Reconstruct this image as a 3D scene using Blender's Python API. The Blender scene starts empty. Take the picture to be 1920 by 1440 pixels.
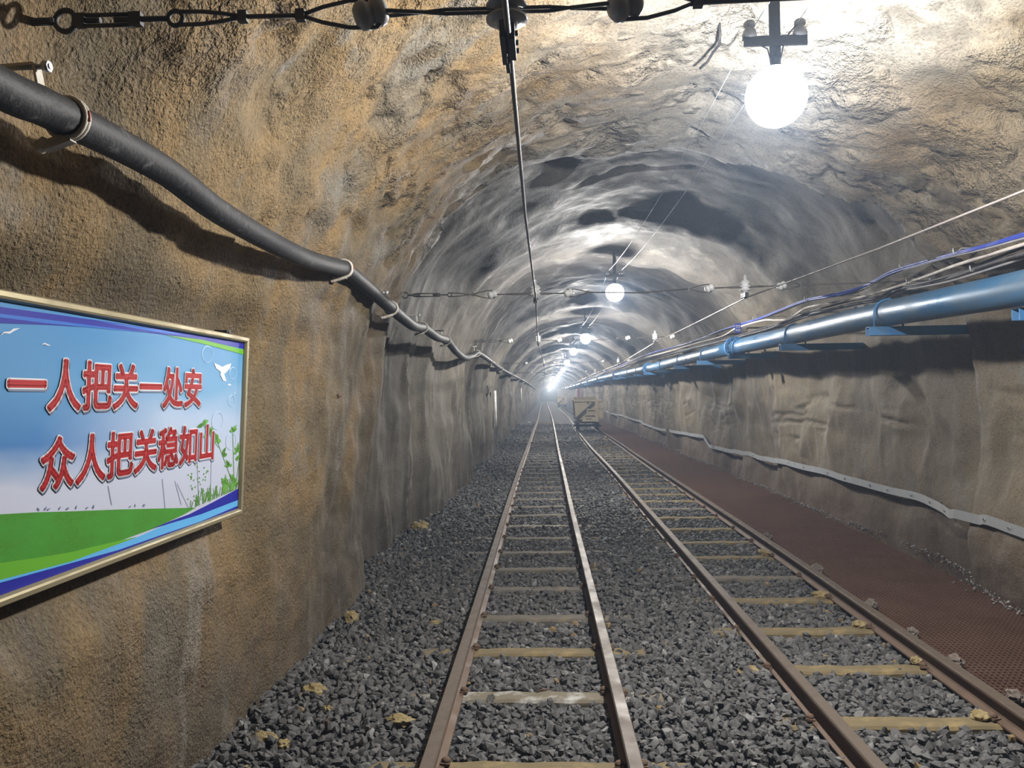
import bpy, bmesh, math, random
import numpy as np
from mathutils import Vector, Matrix

random.seed(7)
rng = np.random.default_rng(11)
scene = bpy.context.scene
COL = scene.collection

# ------------------------------------------------------------------ camera, world, exposure
ZC = 1.51          # lens height over the ballast
FPX = 1498.0       # focal length in pixels of a 1920 px wide frame


def camera_axes(vp=(1022, 742), roll=1.0):
    d = np.array([(vp[0] - 960) / FPX, -(vp[1] - 720) / FPX, 1.0])
    d /= np.linalg.norm(d)
    r = math.radians(roll)
    up = np.array([-math.sin(r), math.cos(r), 0])
    up -= d * up.dot(d)
    up /= np.linalg.norm(up)
    x = np.cross(up, d)
    return np.array([x, d, up])


AX = camera_axes()
cam_data = bpy.data.cameras.new('camera')
cam_data.sensor_width = 36.0
cam_data.lens = 36.0 * FPX / 1920.0
cam_data.clip_start = 0.05
cam_data.clip_end = 400
cam = bpy.data.objects.new('camera', cam_data)
COL.objects.link(cam)
R = AX @ np.diag([1, 1, -1])
cam.matrix_world = Matrix([[*R[0], 0], [*R[1], 0], [*R[2], ZC], [0, 0, 0, 1]])
scene.camera = cam

world = bpy.data.worlds.new('world')
scene.world = world
world.use_nodes = True
world.node_tree.nodes['Background'].inputs[0].default_value = (0.01, 0.011, 0.013, 1)
world.node_tree.nodes['Background'].inputs[1].default_value = 0.05
scene.view_settings.view_transform = 'Standard'
scene.view_settings.look = 'None'
scene.view_settings.exposure = 0.0
scene.view_settings.gamma = 1.0
scene.cycles.use_denoising = True
scene.cycles.max_bounces = 4
scene.cycles.diffuse_bounces = 2
scene.cycles.glossy_bounces = 2
scene.cycles.volume_bounces = 0
scene.cycles.sample_clamp_indirect = 4.0
scene.cycles.caustics_reflective = False
scene.cycles.caustics_refractive = False

LAMP_W = 450.0
LAMP_COL = (1.0, 0.98, 0.95)
HAZE = 0.0056
LAMPS = [(1.0, 3.41, 2.79), (1.0, 11.2, 2.965), (1.0, 19.3, 2.90), (1.0, 27.5, 3.04)] + \
        [(1.0, 27.5 + 8.1 * k, 2.96 + 0.04 * math.sin(k * 2.1)) for k in range(1, 24)]
END_Y = 218.0

# ------------------------------------------------------------------ object helpers


def link(o, parent=None):
    COL.objects.link(o)
    if parent is not None:
        o.parent = parent
    return o


def tag(o, label=None, cat=None, group=None, kind=None):
    if label:
        o['label'] = label
    if cat:
        o['category'] = cat
    if group:
        o['group'] = group
    if kind:
        o['kind'] = kind
    return o


def empty(name, loc, label, cat, group=None, rz=0.0):
    o = bpy.data.objects.new(name, None)
    o.empty_display_size = 0.1
    o.location = loc
    o.rotation_euler = (0, 0, rz)
    link(o)
    return tag(o, label, cat, group)


def copy_tree(o, parent=None):
    c = o.copy()
    link(c)
    c.parent = parent
    for ch in list(o.children):
        copy_tree(ch, c)
    return c


class MB:
    """collects vertices and faces, then links them as one mesh object"""

    def __init__(self):
        self.v = []
        self.f = []
        self.s = []

    def add(self, vs, fs, smooth=False):
        b = len(self.v)
        self.v += [tuple(map(float, p)) for p in vs]
        self.f += [tuple(b + i for i in f) for f in fs]
        self.s += [smooth] * len(fs)
        return self

    def box(self, c, size, rot=None, taper=1.0):
        sx, sy, sz = [k / 2 for k in size]
        pts = []
        for z in (-1, 1):
            t = taper if z > 0 else 1.0
            for x, y in ((-1, -1), (1, -1), (1, 1), (-1, 1)):
                pts.append(Vector((x * sx * t, y * sy * t, z * sz)))
        if rot is not None:
            pts = [rot @ p for p in pts]
        c = Vector(c)
        return self.add([p + c for p in pts],
                        [(3, 2, 1, 0), (4, 5, 6, 7), (0, 1, 5, 4), (1, 2, 6, 5), (2, 3, 7, 6), (3, 0, 4, 7)])

    def bar(self, a, b, w, h, up=(0, 0, 1)):
        a, b = Vector(a), Vector(b)
        d = (b - a)
        L = d.length
        d.normalize()
        u = Vector(up)
        s = d.cross(u)
        if s.length < 1e-4:
            s = d.cross(Vector((1, 0, 0)))
        s.normalize()
        u = s.cross(d)
        return self.box((a + b) / 2, (w, L, h), Matrix((s, d, u)).transposed())

    def tube(self, pts, r, seg=8, caps=True, smooth=True):
        P = np.array(pts, float)
        n = len(P)
        rad = np.full(n, r, float) if np.isscalar(r) else np.array(r, float)
        T = np.gradient(P, axis=0)
        T /= np.linalg.norm(T, axis=1)[:, None] + 1e-12
        ref = np.array([0, 0, 1.0]) if abs(T[0][2]) < 0.9 else np.array([1.0, 0, 0])
        U = np.cross(T[0], ref)
        U /= np.linalg.norm(U)
        vs = []
        a = np.arange(seg) * 2 * math.pi / seg
        for i in range(n):
            U = U - T[i] * U.dot(T[i])
            U /= np.linalg.norm(U) + 1e-12
            W = np.cross(T[i], U)
            vs += list(P[i] + rad[i] * (np.cos(a)[:, None] * U + np.sin(a)[:, None] * W))
        fs = []
        for i in range(n - 1):
            for j in range(seg):
                k = (j + 1) % seg
                fs.append((i * seg + j, i * seg + k, (i + 1) * seg + k, (i + 1) * seg + j))
        self.add(vs, fs, smooth)
        if caps:
            b = len(self.v) - n * seg
            self.f.append(tuple(b + j for j in range(seg))[::-1])
            self.f.append(tuple(b + (n - 1) * seg + j for j in range(seg)))
            self.s += [False, False]
        return self

    def cyl(self, a, b, r, seg=12, r2=None):
        return self.tube([a, b], [r, r if r2 is None else r2], seg)

    def lathe(self, prof, origin, axis=(0, 0, 1), seg=20, smooth=True):
        """prof: list of (radius, height along axis)"""
        ax = Vector(axis).normalized()
        u = ax.orthogonal().normalized()
        w = ax.cross(u)
        o = Vector(origin)
        vs = []
        for r, h in prof:
            for j in range(seg):
                t = 2 * math.pi * j / seg
                vs.append(o + ax * h + (u * math.cos(t) + w * math.sin(t)) * max(r, 1e-4))
        fs = []
        for i in range(len(prof) - 1):
            for j in range(seg):
                k = (j + 1) % seg
                fs.append((i * seg + j, i * seg + k, (i + 1) * seg + k, (i + 1) * seg + j))
        fs.append(tuple(range(seg))[::-1])
        fs.append(tuple((len(prof) - 1) * seg + j for j in range(seg)))
        return self.add(vs, fs, smooth)

    def ring(self, c, axis, R_, r, seg=24, sub=8, a0=0.0, a1=2 * math.pi):
        ax = Vector(axis).normalized()
        u = ax.orthogonal().normalized()
        w = ax.cross(u)
        c = Vector(c)
        full = abs(a1 - a0 - 2 * math.pi) < 1e-6
        pts = [c + (u * math.cos(a0 + (a1 - a0) * i / seg) + w * math.sin(a0 + (a1 - a0) * i / seg)) * R_
               for i in range(seg + 1)]
        return self.tube(pts, r, sub, caps=not full)

    def build(self, name, mat, parent=None, bevel=0.0):
        me = bpy.data.meshes.new(name)
        me.from_pydata(self.v, [], self.f)
        me.polygons.foreach_set('use_smooth', self.s)
        me.materials.append(mat)
        me.update()
        o = bpy.data.objects.new(name, me)
        link(o, parent)
        if bevel:
            m = o.modifiers.new('bevel', 'BEVEL')
            m.width = bevel
            m.segments = 2
            m.limit_method = 'ANGLE'
        return o


def big_mesh(name, V, F, mat, smooth=False, tone=None):
    """fast path for large numpy meshes; F is (n,3) or (n,4)"""
    me = bpy.data.meshes.new(name)
    k = F.shape[1]
    me.vertices.add(len(V))
    me.vertices.foreach_set('co', np.ascontiguousarray(V, np.float32).ravel())
    me.loops.add(F.size)
    me.loops.foreach_set('vertex_index', np.ascontiguousarray(F, np.int32).ravel())
    me.polygons.add(len(F))
    me.polygons.foreach_set('loop_start', np.arange(0, F.size, k, dtype=np.int32))
    me.polygons.foreach_set('use_smooth', np.full(len(F), smooth))
    me.update(calc_edges=True)
    if tone is not None:
        at_ = me.attributes.new('tone', 'FLOAT', 'POINT')
        at_.data.foreach_set('value', np.ascontiguousarray(tone, np.float32))
    me.materials.append(mat)
    return bpy.data.objects.new(name, me)


# ------------------------------------------------------------------ noise in numpy
_perm = rng.permutation(256)
_perm = np.concatenate([_perm, _perm, _perm])
_grad = rng.normal(size=(256, 3))
_grad /= np.linalg.norm(_grad, axis=1)[:, None]


def perlin(x, y, z):
    x, y, z = np.broadcast_arrays(x, y, z)
    xi, yi, zi = np.floor(x).astype(int), np.floor(y).astype(int), np.floor(z).astype(int)
    xf, yf, zf = x - xi, y - yi, z - zi
    fade = lambda t: t * t * t * (t * (t * 6 - 15) + 10)
    u, v, w = fade(xf), fade(yf), fade(zf)
    out = 0
    for dx in (0, 1):
        for dy in (0, 1):
            for dz in (0, 1):
                h = _perm[_perm[_perm[(xi + dx) & 255] + ((yi + dy) & 255)] + ((zi + dz) & 255)]
                g = _grad[h]
                d = g[..., 0] * (xf - dx) + g[..., 1] * (yf - dy) + g[..., 2] * (zf - dz)
                out = out + d * (u if dx else 1 - u) * (v if dy else 1 - v) * (w if dz else 1 - w)
    return out


def fbm(x, y, z, octv=4, gain=0.5):
    s, a, f = 0, 1.0, 1.0
    for i in range(octv):
        s = s + a * perlin(x * f + 17.3 * i, y * f, z * f - 5.1 * i)
        a *= gain
        f *= 2.03
    return s


def sstep(a, b, x):
    t = np.clip((x - a) / (b - a), 0, 1)
    return t * t * (3 - 2 * t)


# ------------------------------------------------------------------ materials


class G:
    """small node-graph writer"""

    def __init__(self, name):
        self.m = bpy.data.materials.new(name)
        self.m.use_nodes = True
        self.nt = self.m.node_tree
        self.nt.nodes.clear()
        self.out = self.nt.nodes.new('ShaderNodeOutputMaterial')

    def n(self, t, **kw):
        nd = self.nt.nodes.new('ShaderNode' + t)
        for k, v in kw.items():
            setattr(nd, k, v)
        return nd

    def put(self, sock, val):
        if val is None:
            return
        if hasattr(val, 'is_linked') or hasattr(val, 'links'):
            self.nt.links.new(val, sock)
        else:
            if isinstance(val, (tuple, list)) and len(val) == 3 and sock.type == 'RGBA':
                val = (*val, 1)
            sock.default_value = val

    def coords(self, scale=(1, 1, 1), kind='Object'):
        tc = self.n('TexCoord')
        mp = self.n('Mapping')
        self.put(mp.inputs['Vector'], tc.outputs[kind])
        mp.inputs['Scale'].default_value = scale
        return mp.outputs[0]

    def noise(self, vec, scale, detail=4, rough=0.55, dist=0.0):
        nd = self.n('TexNoise')
        self.put(nd.inputs['Vector'], vec)
        nd.inputs['Scale'].default_value = scale
        nd.inputs['Detail'].default_value = min(detail, 3.5)
        nd.inputs['Roughness'].default_value = rough
        nd.inputs['Distortion'].default_value = dist
        return nd.outputs['Fac']

    def voronoi(self, vec, scale, feature='F1', rnd=1.0):
        nd = self.n('TexVoronoi', feature=feature)
        self.put(nd.inputs['Vector'], vec)
        nd.inputs['Scale'].default_value = scale
        nd.inputs['Randomness'].default_value = rnd
        return nd

    def ramp(self, fac, stops):
        nd = self.n('ValToRGB')
        e = nd.color_ramp.elements
        while len(e) < len(stops):
            e.new(0.5)
        for el, (p, c) in zip(e, stops):
            el.position = p
            el.color = (*c, 1) if not np.isscalar(c) else (c, c, c, 1)
        self.put(nd.inputs[0], fac)
        return nd.outputs[0]

    def mix(self, fac, a, b, mode='MIX'):
        nd = self.n('Mix', data_type='RGBA', blend_type=mode)
        self.put(nd.inputs[0], fac)
        self.put(nd.inputs[6], a)
        self.put(nd.inputs[7], b)
        return nd.outputs[2]

    def math(self, op, a, b=None, clamp=False):
        nd = self.n('Math', operation=op, use_clamp=clamp)
        self.put(nd.inputs[0], a)
        if b is not None:
            self.put(nd.inputs[1], b)
        return nd.outputs[0]

    def maprange(self, v, a, b, c=0.0, d=1.0):
        nd = self.n('MapRange')
        for i, x in enumerate((v, a, b, c, d)):
            self.put(nd.inputs[i], x)
        return nd.outputs[0]

    def sep(self, vec):
        nd = self.n('SeparateXYZ')
        self.put(nd.inputs[0], vec)
        return nd.outputs

    def bump(self, h, strength=0.5, dist=0.01, normal=None):
        nd = self.n('Bump')
        nd.inputs['Strength'].default_value = strength
        nd.inputs['Distance'].default_value = dist
        self.put(nd.inputs['Height'], h)
        if normal is not None:
            self.put(nd.inputs['Normal'], normal)
        return nd.outputs[0]

    def bsdf(self, color, rough=0.7, metal=0.0, normal=None, spec=0.5, emit=None, estr=0.0):
        nd = self.n('BsdfPrincipled')
        self.put(nd.inputs['Base Color'], color)
        self.put(nd.inputs['Roughness'], rough)
        self.put(nd.inputs['Metallic'], metal)
        nd.inputs['Specular IOR Level'].default_value = spec
        if normal is not None:
            self.put(nd.inputs['Normal'], normal)
        self.nt.links.new(nd.outputs[0], self.out.inputs['Surface'])
        return self.m


def worn(name, base, dust, rough=0.5, metal=0.0, scale=6.0, amount=0.5, bump=0.003, spec=0.5, fine=60):
    """painted / metal / timber surface with blotchy wear of a second colour"""
    g = G(name)
    c = g.coords()
    f = g.ramp(g.noise(c, scale, 6, 0.65), [(0.5 - amount * 0.35, 0.0), (0.5 + 0.2, 1.0)])
    col = g.mix(f, base, dust)
    h = g.noise(c, fine, 3, 0.6)
    r = g.maprange(f, 0, 1, rough, min(1, rough + 0.3))
    return g.bsdf(col, r, metal, g.bump(h, 0.5, bump), spec)


def shotcrete():
    g = G('sprayed_concrete')
    c = g.coords()
    xyz = g.sep(c)
    base = g.ramp(g.noise(c, 0.85, 5, 0.6, 0.4),
                  [(0.30, (0.082, 0.064, 0.040)), (0.43, (0.135, 0.101, 0.055)), (0.53, (0.215, 0.140, 0.060)),
                   (0.62, (0.150, 0.115, 0.070)), (0.76, (0.18, 0.160, 0.125))])
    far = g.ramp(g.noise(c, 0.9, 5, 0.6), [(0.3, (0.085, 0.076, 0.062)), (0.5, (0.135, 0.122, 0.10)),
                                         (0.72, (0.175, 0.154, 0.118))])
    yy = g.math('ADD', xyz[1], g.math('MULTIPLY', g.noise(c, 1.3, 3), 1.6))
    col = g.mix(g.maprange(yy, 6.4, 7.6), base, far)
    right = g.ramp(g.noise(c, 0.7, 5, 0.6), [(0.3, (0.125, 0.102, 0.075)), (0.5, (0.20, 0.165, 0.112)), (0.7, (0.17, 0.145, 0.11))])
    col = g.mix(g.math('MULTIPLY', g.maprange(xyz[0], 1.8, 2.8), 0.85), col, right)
    # glow of the nearest lamp painted into the near roof as a paler colour
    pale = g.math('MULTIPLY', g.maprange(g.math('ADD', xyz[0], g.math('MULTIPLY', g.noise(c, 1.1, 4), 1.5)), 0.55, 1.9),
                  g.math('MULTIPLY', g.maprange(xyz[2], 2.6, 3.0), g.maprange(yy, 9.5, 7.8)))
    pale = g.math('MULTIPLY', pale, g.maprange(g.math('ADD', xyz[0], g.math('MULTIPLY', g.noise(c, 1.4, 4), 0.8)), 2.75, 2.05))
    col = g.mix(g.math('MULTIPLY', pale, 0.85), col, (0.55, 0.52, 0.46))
    roof_shade = g.math('MULTIPLY', g.maprange(xyz[2], 2.3, 3.0), g.maprange(yy, 7.0, 9.5))  # far roof darkened in colour: lamp patches muted, shade between lamps painted in
    col = g.mix(g.math('MULTIPLY', roof_shade, 0.68), col, (0.055, 0.054, 0.055))
    low_left = g.math('MULTIPLY', g.maprange(g.math('ADD', xyz[2], g.math('MULTIPLY', g.noise(c, 1.5, 5), 0.9)), 1.35, 0.65), g.maprange(xyz[0], 0.5, 0.0))  # left wall tinted darker grey-brown towards the floor
    col = g.mix(g.math('MULTIPLY', low_left, 0.6), col, (0.078, 0.068, 0.058))
    # pale lime streaks running down the walls
    st = g.noise(g.coords((2.6, 2.6, 0.35)), 1.6, 5, 0.65)
    low = g.maprange(xyz[2], 2.0, 1.2)
    sf = g.math('MULTIPLY', g.maprange(st, 0.56, 0.74), low)
    col = g.mix(g.math('MULTIPLY', sf, 0.7), col, (0.28, 0.255, 0.22))
    st2 = g.noise(g.coords((3.4, 3.4, 0.5)), 1.1, 4, 0.6)
    col = g.mix(g.math('MULTIPLY', g.maprange(st2, 0.55, 0.72), 0.6), col, (0.085, 0.072, 0.058))
    # grey bare patches on the roof
    gp = g.maprange(g.noise(c, 1.7, 6, 0.7), 0.57, 0.65)
    col = g.mix(g.math('MULTIPLY', gp, 0.6), col, (0.165, 0.158, 0.135))
    # rust-brown foot of the right wall
    foot = g.math('MULTIPLY', g.maprange(xyz[2], 0.75, 0.15), g.maprange(xyz[0], 2.0, 2.8))
    col = g.mix(g.math('MULTIPLY', foot, 0.8), col, (0.105, 0.070, 0.050))
    # grain
    grain = g.noise(c, 62, 3, 0.7)
    pit = g.voronoi(c, 48).outputs['Distance']
    rough_mask = g.math('MULTIPLY', g.maprange(g.noise(c, 0.9, 3), 0.36, 0.58, 0.35, 1.0),
                        g.maprange(yy, 5.6, 7.2, 1.0, 0.28))
    rough_mask = g.math('MULTIPLY', rough_mask, g.maprange(pale, 0, 1, 1.0, 0.45))
    col = g.mix(g.math('MULTIPLY', g.maprange(grain, 0.52, 0.30), 0.55), col, (0.04, 0.033, 0.026))
    col = g.mix(g.math('MULTIPLY', g.maprange(grain, 0.6, 0.75), 0.4), col, (0.34, 0.29, 0.22))
    h = g.math('ADD', g.math('MULTIPLY', grain, 1.0), g.math('MULTIPLY', g.math('MINIMUM', pit, 0.35), 0.8))
    h = g.math('ADD', h, g.math('MULTIPLY', g.noise(c, 24, 4, 0.6), 0.8))
    h = g.math('MULTIPLY', h, rough_mask)
    nb = g.bump(h, 1.0, 0.018)
    nb = g.bump(g.noise(c, 5, 4, 0.55), 0.5, 0.03, nb)
    clod = g.math('MULTIPLY', g.maprange(g.noise(c, 1.9, 3), 0.5, 0.6), g.math('MULTIPLY', g.maprange(xyz[2], 2.3, 2.7), g.maprange(yy, 8.0, 6.5)))
    nb = g.bump(g.math('MULTIPLY', g.noise(c, 15, 6, 0.7), clod), 1.0, 0.07, nb)
    return g.bsdf(col, g.maprange(st2, 0.3, 0.7, 0.9, 0.62), 0, nb, 0.3)


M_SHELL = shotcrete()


def ground_mat():
    g = G('ballast_bed')
    c = g.coords()
    v = g.voronoi(c, 27)
    tone = g.sep(v.outputs['Color'])[0]
    col = g.ramp(tone, [(0, (0.022, 0.023, 0.025)), (0.6, (0.06, 0.062, 0.067)), (1.0, (0.13, 0.13, 0.135))])
    nb = g.bump(g.math('MULTIPLY', v.outputs['Distance'], -1.0), 1.0, 0.03)
    nb = g.bump(g.noise(c, 9, 4), 0.6, 0.04, nb)
    return g.bsdf(col, 0.8, 0, nb, 0.4)


M_GROUND = ground_mat()


def stone_mat(name, stops, rough=0.72):
    g = G(name)
    a = g.n('Attribute', attribute_name='tone')
    c = g.coords()
    col = g.ramp(a.outputs['Fac'], stops)
    col = g.mix(g.maprange(g.noise(c, 45, 3), 0.35, 0.7), col, g.mix(0.5, col, (0.09, 0.09, 0.095)))
    return g.bsdf(col, rough, 0, g.bump(g.noise(c, 120, 2), 0.3, 0.004), 0.45)


M_STONE = stone_mat('crushed_stone', [(0, (0.045, 0.045, 0.046)), (0.55, (0.094, 0.093, 0.092)),
                                      (0.90, (0.155, 0.152, 0.147)), (0.965, (0.27, 0.27, 0.27)),
                                      (0.993, (0.30, 0.29, 0.27)), (1.0, (0.24, 0.165, 0.07))])
M_RUBBLE = stone_mat('pale_rubble', [(0, (0.09, 0.08, 0.075)), (0.6, (0.20, 0.185, 0.17)), (1.0, (0.48, 0.46, 0.44))])
M_RAIL = worn('rusty_rail_steel', (0.095, 0.058, 0.038), (0.135, 0.088, 0.058), 0.55, 0.15, 9, 0.5, 0.002, 0.5, 45)
M_RAIL_HEAD = worn('polished_rail_top', (0.16, 0.138, 0.12), (0.12, 0.10, 0.085), 0.46, 0.25, 7, 0.5, 0.0006, 0.5, 30)
M_RAIL_DULL = worn('dull_rail_top', (0.145, 0.114, 0.09), (0.105, 0.08, 0.06), 0.42, 0.35, 7, 0.5, 0.0008, 0.5, 30)
M_SPIKE = worn('rusty_spike', (0.10, 0.055, 0.035), (0.17, 0.12, 0.08), 0.8, 0.2, 30, 0.5, 0.004)


def timber(name, a, b, dust):
    g = G(name)
    c = g.coords((3, 30, 30))
    col = g.mix(g.noise(c, 1.0, 5, 0.7), a, b)
    c2 = g.coords()
    col = g.mix(g.maprange(g.noise(c2, 7, 5, 0.7), 0.50, 0.70), col, dust)
    return g.bsdf(col, 0.85, 0, g.bump(g.noise(c, 1.6, 5, 0.7), 0.7, 0.008), 0.3)


M_TIE_OCHRE = timber('ochre_timber', (0.12, 0.092, 0.05), (0.20, 0.16, 0.088), (0.25, 0.19, 0.09))
M_TIE_GREY = timber('grey_timber', (0.095, 0.085, 0.072), (0.165, 0.148, 0.12), (0.19, 0.155, 0.105))
M_TIE_LIME = timber('limed_timber', (0.12, 0.105, 0.075), (0.19, 0.165, 0.12), (0.42, 0.42, 0.41))
M_GRATE = worn('rusty_grating_steel', (0.092, 0.044, 0.028), (0.125, 0.068, 0.046), 0.75, 0.2, 2.2, 0.5, 0.001)
M_MUD = worn('drain_mud', (0.016, 0.010, 0.008), (0.03, 0.018, 0.012), 0.8, 0, 3, 0.5, 0.02, 0.3, 12)
M_FOAM = worn('yellow_foam', (0.20, 0.145, 0.06), (0.36, 0.30, 0.17), 0.9, 0, 18, 0.5, 0.01, 0.2, 40)
M_LIMP = worn('grey_concrete_lump', (0.13, 0.105, 0.09), (0.20, 0.175, 0.155), 0.9, 0, 12, 0.5, 0.006, 0.2, 60)
M_HOSE = worn('black_rubber', (0.020, 0.020, 0.022), (0.10, 0.10, 0.10), 0.6, 0, 22, -0.25, 0.004, 0.3, 55)
M_CLAMP = worn('cream_clamp', (0.55, 0.51, 0.44), (0.38, 0.34, 0.28), 0.55, 0, 12, 0.3, 0.001)
M_RED = worn('red_label', (0.30, 0.05, 0.03), (0.24, 0.05, 0.03), 0.6)
M_ZINC = worn('galvanised_steel', (0.46, 0.48, 0.50), (0.34, 0.36, 0.38), 0.42, 0.45, 5, 0.4, 0.001)
M_DARKSTEEL = worn('dark_steel', (0.055, 0.055, 0.06), (0.10, 0.095, 0.09), 0.5, 0.5, 10, 0.4, 0.001)
M_ROPE = worn('greasy_wire_rope', (0.07, 0.065, 0.06), (0.14, 0.13, 0.12), 0.55, 0.4, 30, 0.4, 0.001)
M_CONTACT = worn('contact_wire_copper', (0.42, 0.38, 0.36), (0.32, 0.28, 0.26), 0.25, 0.75, 3, 0.3, 0.0002)
M_CONTACT_DARK = worn('tarnished_contact_wire', (0.07, 0.068, 0.07), (0.13, 0.125, 0.125), 0.45, 0.35, 3, 0.3, 0.0002)
M_PORC = worn('glazed_porcelain', (0.40, 0.41, 0.43), (0.28, 0.28, 0.29), 0.18, 0, 8, 0.3, 0.0004)
M_PORC_W = worn('white_porcelain', (0.72, 0.73, 0.74), (0.55, 0.55, 0.54), 0.2, 0, 8, 0.3, 0.0004)
M_PIPE = worn('blue_pipe_paint', (0.030, 0.135, 0.29), (0.075, 0.125, 0.175), 0.27, 0.2, 2.4, 0.5, 0.0012, 0.6, 40)
M_BRACKET = worn('blue_bracket_paint', (0.045, 0.17, 0.38), (0.07, 0.16, 0.29), 0.45, 0.0, 5, 0.3, 0.001)
M_CABLE_BLUE = worn('blue_cable_sheath', (0.04, 0.065, 0.36), (0.10, 0.12, 0.30), 0.45, 0, 6, 0.2, 0.0005)
M_CABLE_WHITE = worn('dusty_white_sheath', (0.62, 0.57, 0.52), (0.42, 0.38, 0.35), 0.6, 0, 9, 0.3, 0.0005)
M_CABLE_BLACK = worn('black_cable_sheath', (0.03, 0.028, 0.03), (0.12, 0.11, 0.11), 0.55, 0, 9, 0.2, 0.0005)
M_CABLE_GREY = worn('dusty_grey_sheath', (0.24, 0.23, 0.25), (0.36, 0.34, 0.34), 0.6, 0, 9, 0.2, 0.0005)
M_TAGBLUE = worn('blue_tag', (0.05, 0.08, 0.48), (0.05, 0.08, 0.40), 0.5)
M_WHITE = worn('white_paint', (0.75, 0.75, 0.74), (0.55, 0.55, 0.52), 0.45, 0, 8, 0.2, 0.0005)
M_REDPAINT = worn('red_paint', (0.42, 0.05, 0.05), (0.33, 0.08, 0.07), 0.5)
M_CART = worn('dusty_cart_steel', (0.44, 0.38, 0.27), (0.33, 0.28, 0.20), 0.75, 0.0, 3, 0.4, 0.004, 0.3)
M_CART_DARK = worn('grimy_cart_steel', (0.05, 0.047, 0.045), (0.10, 0.085, 0.065), 0.7, 0.2, 5, 0.3, 0.004)
M_GOLD = worn('champagne_aluminium', (0.36, 0.31, 0.19), (0.28, 0.24, 0.155), 0.4, 0.6, 4, 0.3, 0.0006)

# ------------------------------------------------------------------ the bored tunnel lining
XC = 1.0
STEPS = [-2.0, 6.3, 14.2, 22.4, 30.4, 38.6, 46.8, 55, 63, 71, 79, 87, 95, 103, 111, 119, 127, 135, 143, 151, 159, 167, 175, 183, 191, 199, 207, 215, 223]


def profile():
    pts, nrm, side = [], [], []
    for z in np.linspace(-0.2, 1.5, 64, endpoint=False):
        pts.append((XC - 2.37 - 0.045 * (1.5 - z) / 1.5, z))
        nrm.append((-1, 0))
    for t in np.linspace(math.pi, 0, 171):
        pts.append((XC + 2.37 * math.cos(t), 1.5 + 2.02 * math.sin(t)))
        n = np.array([math.cos(t) / 2.37, math.sin(t) / 2.02])
        nrm.append(tuple(n / np.linalg.norm(n)))
    for z in np.linspace(1.5, -0.2, 65)[1:]:
        pts.append((XC + 2.37 + 0.045 * (1.5 - z) / 1.5, z))
        nrm.append((1, 0))
    return np.array(pts), np.array(nrm)


PP, PN = profile()
ROWS = np.concatenate([np.arange(-3.0, 0.8, 0.12), np.arange(0.8, 16.5, 0.042), np.arange(16.5, 34, 0.10),
                       np.arange(34, 90, 0.35), np.arange(90, END_Y + 0.3, 0.7)])
Yg, Sg = np.meshgrid(ROWS, np.arange(len(PP)), indexing='ij')
Xg0, Zg0 = PP[Sg, 0], PP[Sg, 1]
NX, NZ = PN[Sg, 0], PN[Sg, 1]
crown = sstep(1.6, 2.9, Zg0)
leftw = (1 - crown) * (Xg0 < XC)
rightw = (1 - crown) * (Xg0 > XC)
far = sstep(5.9, 6.6, Yg)
# each blasting round starts wide behind a lip and closes in towards the next lip
jit = 0.42 * fbm(Xg0 * 0.8 + 3, Zg0 * 0.8, np.zeros_like(Zg0) + 0.3 + np.floor(Yg / 8.1), 3) * (0.4 + crown)
ye = Yg + jit
off = np.zeros_like(Yg)
amp = 0.27 * crown + 0.19 * leftw + 0.13 * rightw
for a, b in zip(STEPS[:-1], STEPS[1:]):
    t = (ye - a) / (b - a)
    inside = (t >= 0) & (t < 1)
    prof = sstep(0.0, 0.012, t) * (1 - sstep(0.08, 0.72, t))
    if a < 0:
        prof = prof * 0
    off = np.where(inside, amp * prof, off)
    # a second, softer ridge that catches the next lamp's light
    off = np.where(inside & (a > 0), off - 0.085 * (0.4 + crown) * np.exp(-((t - 0.43) / 0.045) ** 2)
                   + 0.05 * sstep(0.72, 0.75, t) * (1 - sstep(0.76, 0.97, t)), off)
flat_sign = 1 - 0.8 * np.exp(-((Yg - 2.5) / 1.7) ** 2) * (Xg0 < XC) * (Zg0 < 2.5)
off += 0.16 * fbm(Xg0 * 0.55, Yg * 0.55, Zg0 * 0.55, 3) * flat_sign
off += 0.075 * fbm(Xg0 * 1.6 + 9, Yg * 1.6, Zg0 * 1.6, 3) * (0.45 + 0.55 * crown * (1 - 0.55 * far)) * flat_sign
off += 0.020 * fbm(Xg0 * 6, Yg * 6, Zg0 * 6, 3) * (1 - 0.7 * far)
# draped vertical flutes on the left wall, ledges and flutes on the right
fl = 1 - np.abs(fbm(Xg0 * 0 + 2.2, Yg * 1.35 + 0.25 * Zg0, Zg0 * 0.30, 3)) * 2.6
off += -0.065 * np.clip(fl, 0, 1) ** 2 * leftw * (0.22 + 0.78 * far)
fr = 1 - np.abs(fbm(Xg0 * 0 + 8.2, Yg * 0.8, Zg0 * 0.55, 4)) * 2.2
off += -0.05 * np.clip(fr, 0, 1) ** 2 * rightw * sstep(0.3, 1.2, Zg0)
led = np.abs(fbm(Xg0 * 0 + 4.4, Yg * 0.42, Zg0 * 3.1, 3))
off += 0.075 * np.clip(1 - led * 10, 0, 1) * sstep(-0.12, 0.15, fbm(Xg0 * 0 + 1.4, Yg * 0.6, Zg0 * 1.1 + 3, 2)) * rightw * np.exp(-((Zg0 - 1.15) / 0.42) ** 2) * sstep(3, 7, Yg) * (1 - 0.75 * sstep(9, 13, Yg))
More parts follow.
